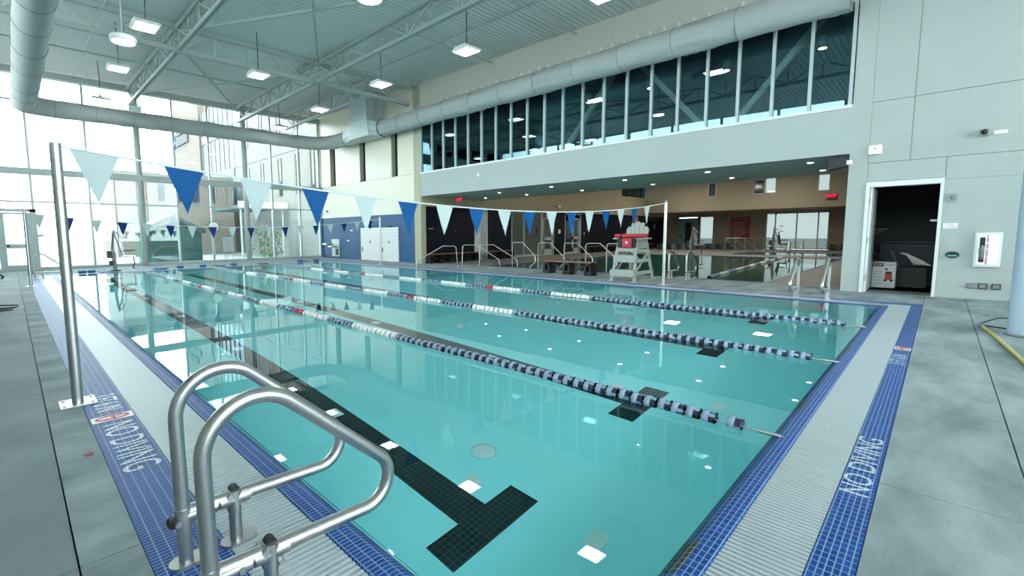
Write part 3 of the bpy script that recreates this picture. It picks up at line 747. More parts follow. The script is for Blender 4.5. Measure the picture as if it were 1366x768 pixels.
dt = thing('fabric_duct', 'long pale grey fabric air duct looping under the roof along three sides', 'duct', (0, 0, 0))
DL = (.80, 6.85); DFY = 26.75; DR = (14.15, 6.86); R0 = .385
def seam(p, ax, R):
    pts = [(p[0]+(R*math.cos(a) if ax == 'y' else 0), p[1]+(R*math.cos(a) if ax == 'x' else 0), p[2]+R*.98*math.sin(a)) for a in [2*PI*i/28 for i in range(28)]]
    return MB().tube(pts, .007, 5, closed=True).build('seam_band', 'seam', dt)
ysegs = [-2, 3, 8, 13, 18, 22.5, 25.75]
for i in range(len(ysegs)-1):
    fabrictube(lin((DL[0], ysegs[i], DL[1]), (DL[0], ysegs[i+1], DL[1]+.0)), R0, dt, seed=i+1, wr=.03)
for y in (8.5, 10, 11.5, 13, 14.3, 16, 18, 20, 22.5, 24, 25.75): seam((DL[0], y, DL[1]), 'y', R0+.008)
el = [(DL[0]+1.0-1.0*math.cos(t), 25.75+1.0*math.sin(t), DL[1]+.12*math.sin(t)) for t in [PI/2*i/12 for i in range(13)]]
fabrictube(el, R0, dt, 'duct_elbow', .02, 11)
ZF = DL[1]+.12
xsegs = [1.8, 4.6, 7.6, 10.4, 12.6]
for i in range(4): fabrictube(lin((xsegs[i], DFY, ZF), (xsegs[i+1], DFY, ZF), .08), R0-.01, dt, seed=20+i, wr=.075, folds=(1.2,) if i in (1,) else (.1, 2.6))
for x in (1.8, 3.2, 4.6, 6.1, 7.6, 9.0, 10.4, 11.5, 12.6): seam((x, DFY, ZF), 'x', R0+.004)
el = [(12.6+1.55*math.sin(t), DFY-1.55+1.55*math.cos(t), ZF-.05*math.sin(t)) for t in [PI/2*i/14 for i in range(15)]]
fabrictube(el, R0+.01, dt, 'duct_elbow', .035, 31)
fabrictube(lin((DR[0], DFY-1.55, DR[1]), (DR[0], 23.5, DR[1])), R0+.02, dt, seed=33, wr=.03)
rs = [20.0, 16.8, 13.6, 10.4, 7.2, 4.0, 1.75]
for i in range(6): fabrictube(lin((DR[0], rs[i], DR[1]), (DR[0], rs[i+1], DR[1]), .08), R0+.02, dt, seed=40+i, wr=.075, folds=(.3,) if i in (0, 2, 3) else (2.2,))
for y in (20.0, 18.4, 16.8, 15.2, 13.6, 12, 10.4, 8.8, 7.2, 5.6, 4.0): seam((DR[0], y, DR[1]), 'y', R0+.03)
MB().cyl((DR[0]-.1, 1.7, DR[1]+R0+.09), (DR[0]-.1, 25, DR[1]+R0+.09), .008, 6).build('suspension_cable', 'galv', dt)
MB().cyl((1.8, DFY, ZF+R0+.05), (12.6, DFY, ZF+R0+.05), .008, 6).build('suspension_cable', 'galv', dt)
clip = MB().bx(-.015, .015, -.03, .03, -.07, .02).mesh('cable_clip', 'white')
for k in range(56): link('cable_clip', clip, dt, (DR[0]-.1, 1.9+k*.4, DR[1]+R0+.09))
for y in (3, 7.5, 12.4, 16.9, 20.5): MB().cyl((DR[0]-.1, y, DR[1]+R0+.09), (DR[0]-.1, y, CZ(y)), .006, 5).build('hanger_wire', 'galv', dt)
for x in (3, 6, 9, 12): MB().cyl((x, DFY, ZF+R0+.05), (x, DFY, CZ(DFY)), .006, 5).build('hanger_wire', 'galv', dt)
bx_ = thing('duct_box', 'square sheet-metal duct drop feeding the fabric duct at the corner', 'duct', (14.2, 21.55, 0))
MB().bx(-.55, .55, -.75, .75, 7.45, 8.7).build('drop_duct', 'galv', bx_, bevel=.01)
tp = MB().prism([(-.75, 7.45), (.75, 7.45), (.95, 6.55), (-.95, 6.55)], 1.05, lambda u, v, w: (-.55+w, u, v)); tp.build('plenum', 'galv', bx_, bevel=.01)
def sq2rd(y0, y1, R):
    b = MB(); n = 24; A = []; B = []
    for j in range(n):
        a = 2*PI*j/n; c, s_ = math.cos(a), math.sin(a); m = max(abs(c), abs(s_))
        A.append((.5*c/m-.02, y0, 6.98+.42*s_/m)); B.append((R*c-.05, y1, 6.86+R*s_))
    b.add(A+B, [(j, (j+1) % n, n+(j+1) % n, n+j) for j in range(n)]); return b
sq2rd(-.8, -1.5, R0+.03).build('transition', 'galv', bx_); sq2rd(.8, 1.9, R0+.03).build('transition', 'galv', bx_)
for z in (7.45, 8.1): MB().bx(-.57, .57, -.77, .77, z-.015, z+.015).build('duct_flange', 'galv', bx_)
for y, R in ((-1.5, R0+.04), (1.9, R0+.04)):
    MB().tube([(-.05+R*math.cos(2*PI*i/24), y, 6.86+R*math.sin(2*PI*i/24)) for i in range(24)], .012, 6, closed=True).build('clamp_band', 'dgrey', bx_)

# ================================================================== LAMPS
def highbay(x, y, z, label, rz=0):
    t = thing('high_bay_lamp', label, 'lamp', (x, y, z), rz, 'square high bay lamps')
    b = MB(); b.prism([(-.36, 0), (.36, 0), (.36, .05), (.22, .13), (-.22, .13), (-.36, .05)], .62, lambda u, v, w_: (w_-.31, u, v)); b.build('housing', 'white', t, bevel=.012)
    MB().bx(-.26, .26, -.30, .30, -.006, -.001).build('diffuser', 'lamp', t)
    MB().bx(-.06, .06, -.10, .10, .13, .2).build('driver_box', 'lgrey', t)
    top = CZ(y)-z
    MB().tube([(0, 0, .2), (.02, .02, top*.5), (0, 0, top)], .014, 6).build('cord', 'blackp', t)
    for s_ in (-.2, .2): MB().cyl((0, s_, .13), (0, 0, .55), .006, 5).build('hanging_wire', 'galv', t)
    return t
for (x, y, lab) in ((3.12, 15.5, 'left row, nearest square lamp, below the main truss'), (3.12, 19.9, 'left row, middle square lamp just beyond the main truss'), (3.2, 25.0, 'left row, farthest square lamp close to the glass wall'),
                    (10.85, 6.05, 'square lamp at the top edge of the photo near the upper wall'), (10.85, 10.75, 'square lamp over the right lanes, second from the top edge'), (10.75, 15.3, 'right row square lamp just before the main truss'),
                    (10.75, 20.2, 'right row square lamp beyond the main truss'), (10.9, 25.0, 'square lamp at far right hanging just above the far duct'), (6.9, 17.4, 'square lamp seen behind the main truss between the rows')):
    highbay(x, y, 7.2, lab)
def drumlamp(x, y, z, lab):
    t = thing('drum_lamp', lab, 'lamp', (x, y, z), 0, 'round roof lamps')
    MB().lathe([(.0, .16), (.30, .16), (.33, .12), (.33, 0), (.28, 0)], n=28).build('housing', 'white', t)
    MB().lathe([(.28, .0), (.2, -.03), (0, -.04)], n=28).build('diffuser', 'lamp', t)
    MB().cyl((0, 0, .16), (0, 0, CZ(y)-z), .03, 8).build('stem', 'galv', t)
drumlamp(6.65, 9.85, 7.1, 'round drum lamp over the near pool, largest of the round lamps'); drumlamp(2.75, 16.5, 7.0, 'round drum lamp in the left row beside the truss node')
t = thing('roof_speaker', 'white cylindrical roof unit at the top edge left of the square lamp', 'speaker', (10.3, 6.95, 7.4)); MB().cyl((0, 0, 0), (.25, -.9, .1), .13, 16).build('body', 'galv', t); MB().cyl((-.02, .06, 0), (0, 0, 0), .15, 16).build('end_cap', 'white', t); MB().cyl((.1, -.4, .1), (.1, -.4, CZ(6.5)-7.4), .012, 6).build('hanger', 'galv', t)
t = thing('flood_lamp', 'small tilted floodlight below the left truss end by the glass wall', 'lamp', (4.62, 26.2, 7.35)); MB().box((0, 0, 0), (.5, .12, .3), Matrix.Rotation(.6, 3, 'X')).build('housing', 'white', t, bevel=.02); MB().cyl((0, 0, .1), (0, .1, .5), .02, 6).build('bracket', 'steel', t)
def downlight(x, y, z, lab, grp='soffit downlights'):
    t = thing('downlight', lab, 'lamp', (x, y, z), 0, grp)
    MB().lathe([(.10, .0), (.10, -.012), (.075, -.012), (.075, -.004)], n=20).build('trim_ring', 'white', t); MB().lathe([(.075, -.005), (0, -.005)], n=20).build('lens', 'spot', t)
for i, (x, y) in enumerate(((15.9, 2.6), (18.2, 2.65), (15.8, 5.15), (15.9, 7.9), (15.9, 11.0), (16.3, 14.1), (18.2, 16.7), (18.2, 5.15), (18.2, 7.9), (18.2, 11.0), (18.2, 14.0))):
    downlight(x, y, 3.331, ['soffit downlight nearest the storage block, front row', 'soffit downlight nearest the storage block, back row', 'second front-row soffit downlight from the storage block', 'third front-row soffit downlight from the storage block', 'fourth front-row soffit downlight from the storage block', 'fifth front-row soffit downlight, above the middle pennants', 'soffit downlight nearest the exit sign', 'second back-row soffit downlight', 'third back-row soffit downlight', 'fourth back-row soffit downlight', 'fifth back-row soffit downlight'][i])
for i, y in enumerate((4.4, 6.6, 8.8, 11.0, 13.2, 15.4)): downlight(42.5, y, 3.08, ['far downlight above the bench end', 'far downlight above the bright window right half', 'far downlight above the bright window left half', 'far downlight left of the bright window', 'far downlight above the red rules sign', 'far downlight above the white panel'][i], 'downlights under the far beige bulkhead')
# lamps of the second hall (under its high ceiling, hidden by the soffit)
for i, (x, y) in enumerate(((24, 5), (24, 12), (31, 5), (31, 12), (36.5, 8), (36.5, 14))):
    t = thing('hall_lamp', ['hall ceiling lamp nearest the soffit, right side', 'hall ceiling lamp nearest the soffit, left side', 'hall ceiling lamp over the far end of the dark pool, right side', 'hall ceiling lamp over the far end of the dark pool, left side', 'hall ceiling lamp over the small teal pool', 'hall ceiling lamp over the deck by the kerb'][i], 'lamp', (x, y, 5.45), 0, 'ceiling lamps of the second hall')
    MB().bx(-.5, .5, -.5, .5, .02, .1).build('housing', 'white', t); MB().bx(-.46, .46, -.46, .46, 0, .02).build('diffuser', 'hlamp', t)
# pendants inside the upper room
for i, y in enumerate((2.6, 5.0, 7.4, 9.8, 12.2, 14.6)):
    t = thing('pendant_lamp', ['pendant behind the window band nearest the storage block', 'second pendant behind the window band from the storage block', 'third pendant behind the window band from the storage block', 'fourth pendant behind the window band from the storage block', 'fifth pendant behind the window band from the storage block', 'pendant behind the window band nearest the pilaster'][i], 'lamp', (16.6, y, 6.5), 0, 'cylinder pendants behind the window band')
    MB().cyl((0, 0, 0), (0, 0, .32), .11, 14).build('shade', 'lgrey', t); MB().lathe([(.09, -.004), (0, -.004)], n=14).build('lens', 'spot', t); MB().cyl((0, 0, .32), (0, 0, 1.5), .012, 5).build('stem', 'dgrey', t)
for i, (a, b) in enumerate(((2.0, 4.9), (4.9, 7.9), (7.9, 10.8), (10.8, 13.7), (13.7, 17.4))):
    lab = 'diagonal steel brace behind the dark windows, bay %s' % ['nearest the storage block', 'second from the storage block', 'in the middle', 'second from the pilaster', 'nearest the pilaster']
    z0, z1 = (4.5, 7.4) if i % 2 else (7.4, 4.5)
    o = MB().bar((0, a+.25, z0), (0, b-.25, z1), .16, .16).build('diagonal_brace', 'white', None, (15.9, 0, 0)); tag(o, ['diagonal brace behind the window band nearest the storage block', 'diagonal brace behind the window band, second from the storage block', 'diagonal brace behind the middle of the window band', 'diagonal brace behind the window band, second from the pilaster', 'diagonal brace behind the window band nearest the pilaster'][i], 'brace')

# ================================================================== PENNANTS, POLES
def pole(x, y, lab):
    t = thing('flag_pole', lab, 'pole', (x, y, 0), 0, 'stainless pennant poles')
    MB().cyl((0, 0, .012), (0, 0, 2.30), .042, 16).build('post', 'stainless', t); MB().box((0, 0, .006), (.26, .26, .012)).build('base_plate', 'stainless', t, bevel=.003)
    MB().tube([(0, 0, 2.3), (-.02, 0, 2.34), (0, 0, 2.37), (.03, 0, 2.35), (.04, 0, 2.29)], .008, 6).build('rope_hook', 'stainless', t)
    for sx in (-.1, .1):
        for sy in (-.1, .1): MB().cyl((sx, sy, .012), (sx, sy, .024), .012, 6).build('bolt', 'stainless', t)
pole(.34, 5.32, 'tall brushed steel pennant pole on the left deck nearest the camera'); pole(13.16, 5.32, 'steel pennant pole on the right deck behind the lifeguard chair')
pole(.37, 19.1, 'thin steel pennant pole far down the left deck beside the hooped rail'); pole(13.16, 19.1, 'steel pennant pole before the white doors of the blue wall')
def bunting(lab, y, x0, per, wdt, n, zmid, zend, bm, drop=.45):
    t = thing('pennant_line', lab, 'pennants', (.34, y, 0)); zf = lambda x: zmid+(zend-zmid)*((x-6.75)/6.41)**2
    MB().tube([(x-.34, 0, zf(x)) for x in [.34+i*(12.82/40) for i in range(41)]], .011, 6).build('rope', 'rope', t)
    rr = random.Random(int(y))
    for k in range(n):
        a = x0+per*k; b = a+wdt; m = (a+b)/2+rr.uniform(-.015, .015); dz = rr.uniform(-.02, .05); dy = rr.uniform(-.02, .02)
        za, zb, zm = zf(a), zf(b), (zf(a)+zf(b))/2-drop
        g = MB(); nr = 6; vs_ = []
        for side in (-.0015, .0015):
            for i in range(nr):
                f = i/nr
                for u in (0, .5, 1):
                    X = (a+(b-a)*u)*(1-f)+m*f; Z = (za+(zb-za)*u)*(1-f)+zm*f
                    vs_.append((X-.34, side+dy*f*f+.012*math.sin(3*u+4*f+k)*f, Z))
            vs_.append((m-.34, side+dy, zm))
        fs = []
        q = 3*nr+1
        for sd in (0, 1):
            o = sd*q
            for i in range(nr-1):
                for j in (0, 1): fs.append((o+i*3+j, o+i*3+j+1, o+i*3+j+4, o+i*3+j+3))
            e = o+(nr-1)*3; fs += [(e, e+1, o+q-1), (e+1, e+2, o+q-1)]
        g.add(vs_, fs, True); g.build('pennant', bm if k % 2 else 'whiteflag', t)
bunting('near line of alternating white and blue triangular pennants across the pool', 5.32, .43, .71, .355, 17, 1.89, 2.28, 'blueflag')
bunting('far line of small white and deep blue pennants before the glass wall', 19.1, .53, .70, .30, 18, 1.80, 2.22, 'blueflag2', .44)

# ================================================================== LANE ROPES
def floatmesh(m1, m2, nm):
    b = MB(); n = 12
    b.cur = 0; b.lathe([(.040, .050), (.058, .044), (.061, .030), (.061, .002), (.052, -.004)], axis='y', n=n)
    b.cur = 1; b.lathe([(.052, -.004), (.046, -.014), (.050, -.040), (.060, -.050), (.054, -.050), (.040, -.02), (.012, .0)], axis='y', n=n); b.lathe([(.040, .050), (.012, .06)], axis='y', n=n)
    for k in range(3):      # ribs bridging the cup
        a = 2*PI*k/3+.5; b.cur = 0; b.box((.052*math.cos(a), -.026, .052*math.sin(a)), (.012, .05, .026), Matrix.Rotation(-a, 3, 'Y'))
    return b.mesh(nm, [m1, m2])
FM = {'n': floatmesh('slatep', 'navyp', 'lane_float'), 'w': floatmesh('whitep', 'whitep', 'lane_float'), 'r': floatmesh('redp', 'redp', 'lane_float')}
BR = [(.95, 5.45, 'n'), (5.45, 6.55, 'w'), (6.55, 7.45, 'n'), (7.45, 8.4, 'w'), (8.4, 8.65, 'r'), (8.65, 9.5, 'n'), (9.5, 10.5, 'w'), (10.5, 11.5, 'n'), (11.5, 12.6, 'w'), (12.6, 13.6, 'n'), (13.6, 14.8, 'w'), (14.8, 15.05, 'r'), (15.05, 16, 'n'), (16, 17, 'w'), (17, 18, 'n'), (18, 19, 'w'), (19, 23.3, 'n')]
for k, lab in enumerate(('lane rope nearest the camera, floats slate and white with red bands', 'middle lane rope of navy and white floats', 'lane rope farthest from the camera, nearest the lifeguard chair')):
    x = RD[0]+2.75*(k+1)
    t = thing('lane_rope', lab, 'lane rope', (x, 0, WL)); rr = random.Random(k)
    MB().tube([(0, .70, .01), (0, 12, .012), (0, 23.66, .01)], .006, 6).build('cable', 'stainless', t)
    p = .118; yv = 1.02; first = True
    while yv < 23.35:
        kind = next((c for a, b, c in BR if a <= yv < b), 'n')
        o = link('float', FM[kind], t, (rr.uniform(-.008, .008), yv, .013+rr.uniform(-.004, .004))); o.rotation_euler = (0, rr.uniform(0, 3), rr.uniform(-.07, .07))
        yv += p*(1.55 if first and k == 0 else 1); first = False
    MB().cyl((0, .72, .012), (0, .86, .012), .014, 8).build('turnbuckle', 'stainless', t)
# rope of the second pool
t = thing('lane_rope', 'black and white float rope across the dark second pool', 'lane rope', (16.2, 5.1, 0))
d = Vector((14.2, .9, 0)); MB().tube([(0, 0, .01), tuple(d*.5+Vector((0, 0, .01))), tuple(d)], .008, 6).build('cable', 'dgrey', t)
for k in range(60):
    kind = 'n' if (k//5) % 2 == 0 else 'w'
    o = link('float', FM[kind], t, tuple(d*((k+.5)/60))); o.rotation_euler = (0, 0, -PI/2+math.atan2(.9, 14.2)); o.scale = (1.3, 2.1, 1.3)

# ================================================================== HANDRAILS
def grabrail(loc, rz, label, grp, r=.030):
    t = thing('grab_rail', label, 'handrail', loc, rz, grp)
    pts = rounded([(0, 0, .0), (-.01, 0, 1.13), (1.03, 0, .20), (.0, 0, .245)], [.2, .13], 16)
    MB().tube(pts, r, 18).build('bent_tube', 'stainless', t)
    MB().cyl((.22, 0, .0), (.22, 0, .225), r*.95, 16).build('support_post', 'stainless', t)
    fl = MB()
    prof = arc((.05, 0), .048, -PI/2, PI/2, 8)+arc((-.02, 0), .052, PI/2, 3*PI/2, 8)
    fl.prism(prof, .016, lambda u, v, w_: (u, v, w_)); me = fl.mesh('flange', 'stainless')
    link('flange', me, t, (.0, 0, 0)); link('flange', me, t, (.22, 0, 0))
    for x in (0, .22):
        cl = MB(); cl.cyl((x, 0, .17), (x, 0, .27), r*1.18, 18); cl.cyl((x-.07 if x else x, 0, .228), (x+.14 if not x else x+.07, 0, .226), r*1.15, 18)
        co = cl.build('clamp', 'stainless', t)
        for dx, dz in (((.10, .226), (-.03, .215)) if not x else ((.03, .19), (-.03, .25))):
            MB().cyl((x+dx, -r*1.45, dz), (x+dx, r*1.45, dz), .013, 10).build('bolt', 'stainless', co)
        if x: MB().cyl((x+.0, -.02, .27), (x+.0, .02, .27), .022, 12).build('rubber_cap', 'blackp', co)
        else: MB().cyl((x-.045, -.02, .215), (x-.045, .02, .215), .022, 12).build('rubber_cap', 'blackp', co)
    return t
g1 = grabrail((.48, 2.31, 0), 0, 'large stainless grab rail in the foreground, the farther of the pair', 'foreground pool ladder rails')
dup(g1, (.45, 1.80, 0), 0, 'large stainless grab rail in the foreground, closest to the camera', 'foreground pool ladder rails')
dup(g1, (.56, 22.35, 0), 0, 'hooped grab rail at the far left pool corner by the glass door', 'far left pool rail')
dup(g1, (12.75, 2.17, 0), PI, 'grab rail of the right deck ladder, the one farther from the storage block', 'right deck ladder rails'); dup(g1, (12.75, 1.63, 0), PI, 'grab rail of the right deck ladder, closest to the storage block', 'right deck ladder rails')
dup(g1, (15.1, 5.95, 0), 0, 'grab rail of the second pool ladder just right of the pennant pole', 'second pool near ladder rails'); dup(g1, (15.1, 5.42, 0), 0, 'right-hand grab rail of the second pool near ladder', 'second pool near ladder rails')
dup(g1, (32.0, 5.9, 0), PI, 'distant grab rail before the bright window, left of its pair', 'second pool far ladder rails'); dup(g1, (32.0, 5.3, 0), PI, 'distant grab rail before the bright window, right of its pair', 'second pool far ladder rails')
# ladder steps under the two near ladders
for (x, y, lab) in ((12.05, 1.9, 'submerged white ladder steps below the right deck rails'),):
    t = thing('pool_steps', lab, 'ladder', (x, y, 0))
    for k in range(3): MB().bx(-.07 if x > 5 else -.17, .15 if x > 5 else .03, -.25, .25, -.30-.3*k-.03, -.30-.3*k).build('step', 'plate', t)
    for s_ in (-.26, .26): MB().bx(.10 if x > 5 else -.18, .15 if x > 5 else -.12, s_-.02, s_+.02, -1.2, -.1).build('stringer', 'stainless', t)

def steprail(pts, label, grp, r=.019, mid=None):
    a = Vector(pts[0]); t = thing('stair_rail', label, 'handrail', (a.x, a.y, 0), 0, grp)
    P = [Vector(p)-Vector((a.x, a.y, 0)) for p in pts]
    MB().tube(rounded(P, .12, 6), r, 12).build('bent_tube', 'stainless', t)
    for p in (P[0], P[-1]):
        if abs(p.z) < .05: MB().lathe([(0, .012), (.05, .012), (.055, 0)], (p.x, p.y, 0), n=14).build('flange', 'stainless', t)
    return t
steprail([(14.05, 14.55, 0), (13.95, 14.55, .95), (13.55, 14.95, .95), (12.7, 15.7, .32), (12.65, 15.74, -.3)], 'sloping stair rail dipping into the lap pool near the blue wall', 'lap pool stair rail')
for i, (y0) in enumerate((15.55, 15.0)):
    steprail([(15.3+.6*i, y0, 0), (15.35+.6*i, y0, .95), (15.75+.6*i, y0-.5, .95), (16.1+.6*i, y0-1.6, .28), (16.12+.6*i, y0-1.66, -.1)], ['stair rail in the left pair by the bench, nearer one', 'stair rail in the left pair by the bench, farther one'][i], 'left step rails of the second pool')
for i, (y0, lab) in enumerate(((13.5, 'first stair rail of the second pool behind the black bench'), (12.05, 'second stair rail of the second pool behind the black bench'), (10.75, 'third stair rail of the second pool, right of the black bench'), (9.75, 'fourth stair rail of the second pool, left of the lifeguard chair'), (8.85, 'last stair rail of the second pool, seen behind the lifeguard chair'))):
    steprail([(16.5, y0, -.5), (16.5, y0, 1.06), (16.5, y0-.62, 1.06), (16.4, y0-1.35, .50), (16.38, y0-1.4, .25), (16.3, y0-1.05, -.08)], lab, 'row of stair rails in the second pool', .018)
# ramp rails in the third pool
t = thing('ramp_rail', 'long low stainless ramp railing into the small far pool', 'handrail', (34.3, 9.9, 0))
for k in range(6):
    MB().cyl((k*.55, -k*.42, -.05), (k*.55, -k*.42, 1.0), .022, 8).build('post', 'stainless', t)
    MB().cyl((k*.55, -k*.42, .95), (k*.55+.5, -k*.42-.75, .1), .018, 8).build('brace_tube', 'stainless', t)
MB().cyl((0, 0, 1.0), (2.75, -2.1, 1.0), .022, 8).build('top_tube', 'stainless', t)

# ================================================================== LIFEGUARD CHAIR
t = thing('lifeguard_chair', 'pale grey slatted lifeguard chair on the deck between the pools', 'lifeguard chair', (13.35, 6.62, 0))
for sy in (-1, 1):
    MB().bar((0, sy*.36, 0), (.28, sy*.27, 1.30), .05, .075).build('leg', 'lgrey', t); MB().bar((1.30, sy*.36, 0), (.92, sy*.27, 1.25), .05, .075).build('leg', 'lgrey', t)
    MB().bar((.02, sy*.33, .25), (1.22, sy*.35, .25), .03, .11).build('side_slat', 'lgrey', t); MB().bar((.16, sy*.31, .62), (1.10, sy*.33, .62), .03, .10).build('side_slat', 'lgrey', t)
    MB().bar((.3, sy*.30, .92), (1.0, sy*.30, .92), .03, .08).build('side_slat', 'lgrey', t)
    MB().bx(.16, .98, sy*.36-.07, sy*.36+.07, 1.27, 1.31).build('armrest', 'lgrey', t, bevel=.008)
    MB().bar((.2, sy*.31, .3), (1.05, sy*.31, .9), .025, .07).build('diagonal_brace', 'lgrey', t)
    MB().bx(-.12, .15, sy*.36-.06, sy*.36+.06, 0, .03).build('foot_plate', 'lgrey', t); MB().bx(1.2, 1.45, sy*.36-.06, sy*.36+.06, 0, .03).build('foot_plate', 'lgrey', t)
MB().bx(-.12, .06, -.40, .36, .16, .36).build('step_board', 'lgrey', t, bevel=.008); MB().bx(.0, .18, -.36, .32, .58, .80).build('step_board', 'lgrey', t, bevel=.008)
MB().bx(.18, .80, -.30, .30, .98, 1.03).build('seat', 'lgrey', t, bevel=.006); MB().bx(.16, .20, -.32, .32, .90, 1.0).build('seat_front_rail', 'lgrey', t)
prof = [1.54, 1.63, 1.66, 1.63, 1.54]
for k in range(5):
    y0 = -.355+k*.142
    b = MB(); b.prism([(y0+.005, 1.0), (y0+.137, 1.0), (y0+.137, prof[k]-(.06 if k == 4 else .0)), (y0+.071, prof[k]+.01), (y0+.005, prof[k]-(.06 if k == 0 else .0))], .03, lambda u, v, w_: (.80+w_+(v-1.0)*.22, u, 1.0+(v-1.0)*1.22)); b.build('back_slat', 'lgrey', t)
t = thing('rescue_tube', 'long red rescue tube laid across the arms of the lifeguard chair', 'rescue tube', (13.65, 6.6, 1.375))
MB().tube([(0, .44, 0), (0, .30, .0), (.02, -.2, .0), (.05, -.55, .01)], [.062, .066, .066, .058], 14).build('foam_body', 'red', t); MB().cyl((0, .20, 0), (.0, .26, 0), .070, 14).build('black_strap', 'blackp', t); MB().tube([(0, .44, 0), (-.1, .36, -.06), (-.12, .2, -.12), (-.06, .1, -.2)], .012, 6).build('tow_strap', 'red', t)
t = thing('hip_pack', 'red first-aid hip pack with white cross on the guard chair seat', 'bag', (13.50, 6.60, 1.03))
MB().box((.02, 0, .14), (.14, .56, .28)).build('black_pouch', 'blackp', t, bevel=.03); MB().box((-.07, -.05, .13), (.07, .28, .27)).build('red_pocket', 'red', t, bevel=.02)
b = MB(); b.box((-.108, -.05, .15), (.004, .08, .025)); b.box((-.108, -.05, .15), (.004, .025, .08)); b.build('white_cross', 'plate', t)

# ================================================================== BENCHES
def bench(x, y, L, label, grp, along='y', dep=.42):
    t = thing('bench', label, 'bench', (x, y, 0), 0 if along == 'y' else PI/2, grp)
    for j in range(3):
        c = -dep/2+dep*(j+.5)/3; MB().bx(c-.065, c+.065, -L/2, L/2, .43, .475).build('board', 'brown', t)
    for yy in (-L/2+.15, 0, L/2-.15):
        b = MB(); 
        for q in (-1, 1): b.bar((0, yy+q*.12, .03), (0, yy+q*.075, .40), .38, .06)
        b.bx(-.19, .19, yy-.1, yy+.1, .34, .43); b.bx(-.19, .19, yy-.14, yy+.14, 0, .07); b.bx(-.19, .19, yy-.08, yy+.08, .06, .13)
        b.build('leg_frame', 'blackp', t)
    for s_ in (-1, 1): MB().bar((0, s_*.12, .08), (0, s_*(L/2-.2), .40), .06, .05).build('brace', 'blackp', t); 
    return t
bench(14.45, 9.2, 2.0, 'black-legged bench with a brown top on the deck between the pools', 'deck bench')
for i, (x, L, lab) in enumerate(((15.9, 1.75, 'bench against the navy wall nearest the blue panels'), (17.72, 1.75, 'bench against the navy wall left of the narrow glass bay'), (20.7, 1.9, 'bench against the navy wall between the two glass bays'), (31.0, 1.9, 'bench against the navy wall right of the daylit door'), (33.2, 1.9, 'second bench right of the daylit door'), (36.6, 1.9, 'bench seen behind the lifeguard chair'), (40.2, 1.6, 'bench beside the grey kerb at the far end'))):
    bench(x, 17.75, L, lab, 'benches along the navy wall', 'x')
bench(43.9, 4.9, 1.6, 'dark bench under the beige wall right of the bright window', 'far right bench')
t = thing('planter_kerb', 'low dark grey tiled kerb wall near the teal door', 'kerb', (0, 0, 0)); b = MB()
for k in range(8):
    x, y = 38.9+.55*k, 16.0-.62*k*.92
    MB().box((x, y, .24), (.34, .86, .48), Matrix.Rotation(-.75, 3, 'Z')).build('kerb_block', 'curb', t)

# ================================================================== POOL LIFTS
def lift(loc, rz, label, seat):
    t = thing('pool_lift', label, 'pool lift', loc, rz)
    MB().box((0, 0, .03), (.35, .45, .06)).build('base_plate', 'dgrey', t, bevel=.01)
    MB().bar((0, 0, .05), (-.03, .05, .85), .15, .17).build('mast', 'grey', t); MB().bar((-.03, .05, .8), (.06, .25, 1.75), .07, .09).build('lifting_arm', 'lgrey', t); MB().bar((-.08, .0, .9), (.03, .18, 1.65), .045).build('actuator', 'dgrey', t)
    MB().box((-.16, .02, .72), (.18, .18, .3)).build('battery_box', 'dgrey', t, bevel=.015); MB().box((-.12, .0, .35), (.16, .2, .2)).build('control_box', 'skin_cool', t, bevel=.01)
    MB().tube(rounded([(.06, .25, 1.75), (.30, .1, 1.45), (.52, 0, 1.42)], .06), .022, 8).build('hanger_arm', 'lgrey', t); MB().tube(rounded([(.06, .25, 1.72), (.22, .05, .95), (.30, 0, .62)], .06), .028, 8).build('seat_arm', 'grey', t)
    MB().box((.52, 0, .62), (.48, .45, .07)).build('seat', seat, t, bevel=.02); MB().box((.29, 0, .95), (.06, .45, .58), Matrix.Rotation(-.12, 3, 'Y')).build('backrest', seat, t, bevel=.02); MB().box((.26, 0, 1.33), (.05, .24, .12)).build('headrest', seat, t, bevel=.015)
    for s_ in (-.24, .24): MB().cyl((.28, s_, .86), (.72, s_, .88), .02, 8).build('armrest', 'dgrey', t)
    MB().tube(rounded([(.68, 0, .6), (.72, 0, .3), (.62, 0, .14), (.72, 0, .08)], .05), .022, 8).build('leg_rest', 'dgrey', t)
    MB().tube([(.3, .1, 1.75), (.35, .05, 1.62), (.42, .0, 1.52), (.46, 0, 1.43)], .008, 5).build('control_cord', 'blackp', t); MB().bx(.3, .5, .08, .12, 1.76, 1.79).build('handset_bar', 'dgrey', t)
lift((3.2, 24.6, 0), 0, 'white-seated pool lift on the far deck before the glass wall', 'plate'); lift((32.1, 11.3, 0), -PI/2, 'pool lift with a beige seat by the white far panel', 'lgrey'); lift((36.2, 7.6, 0), -PI/2+.4, 'dark navy pool lift standing before the bright far window', 'skin_cool')

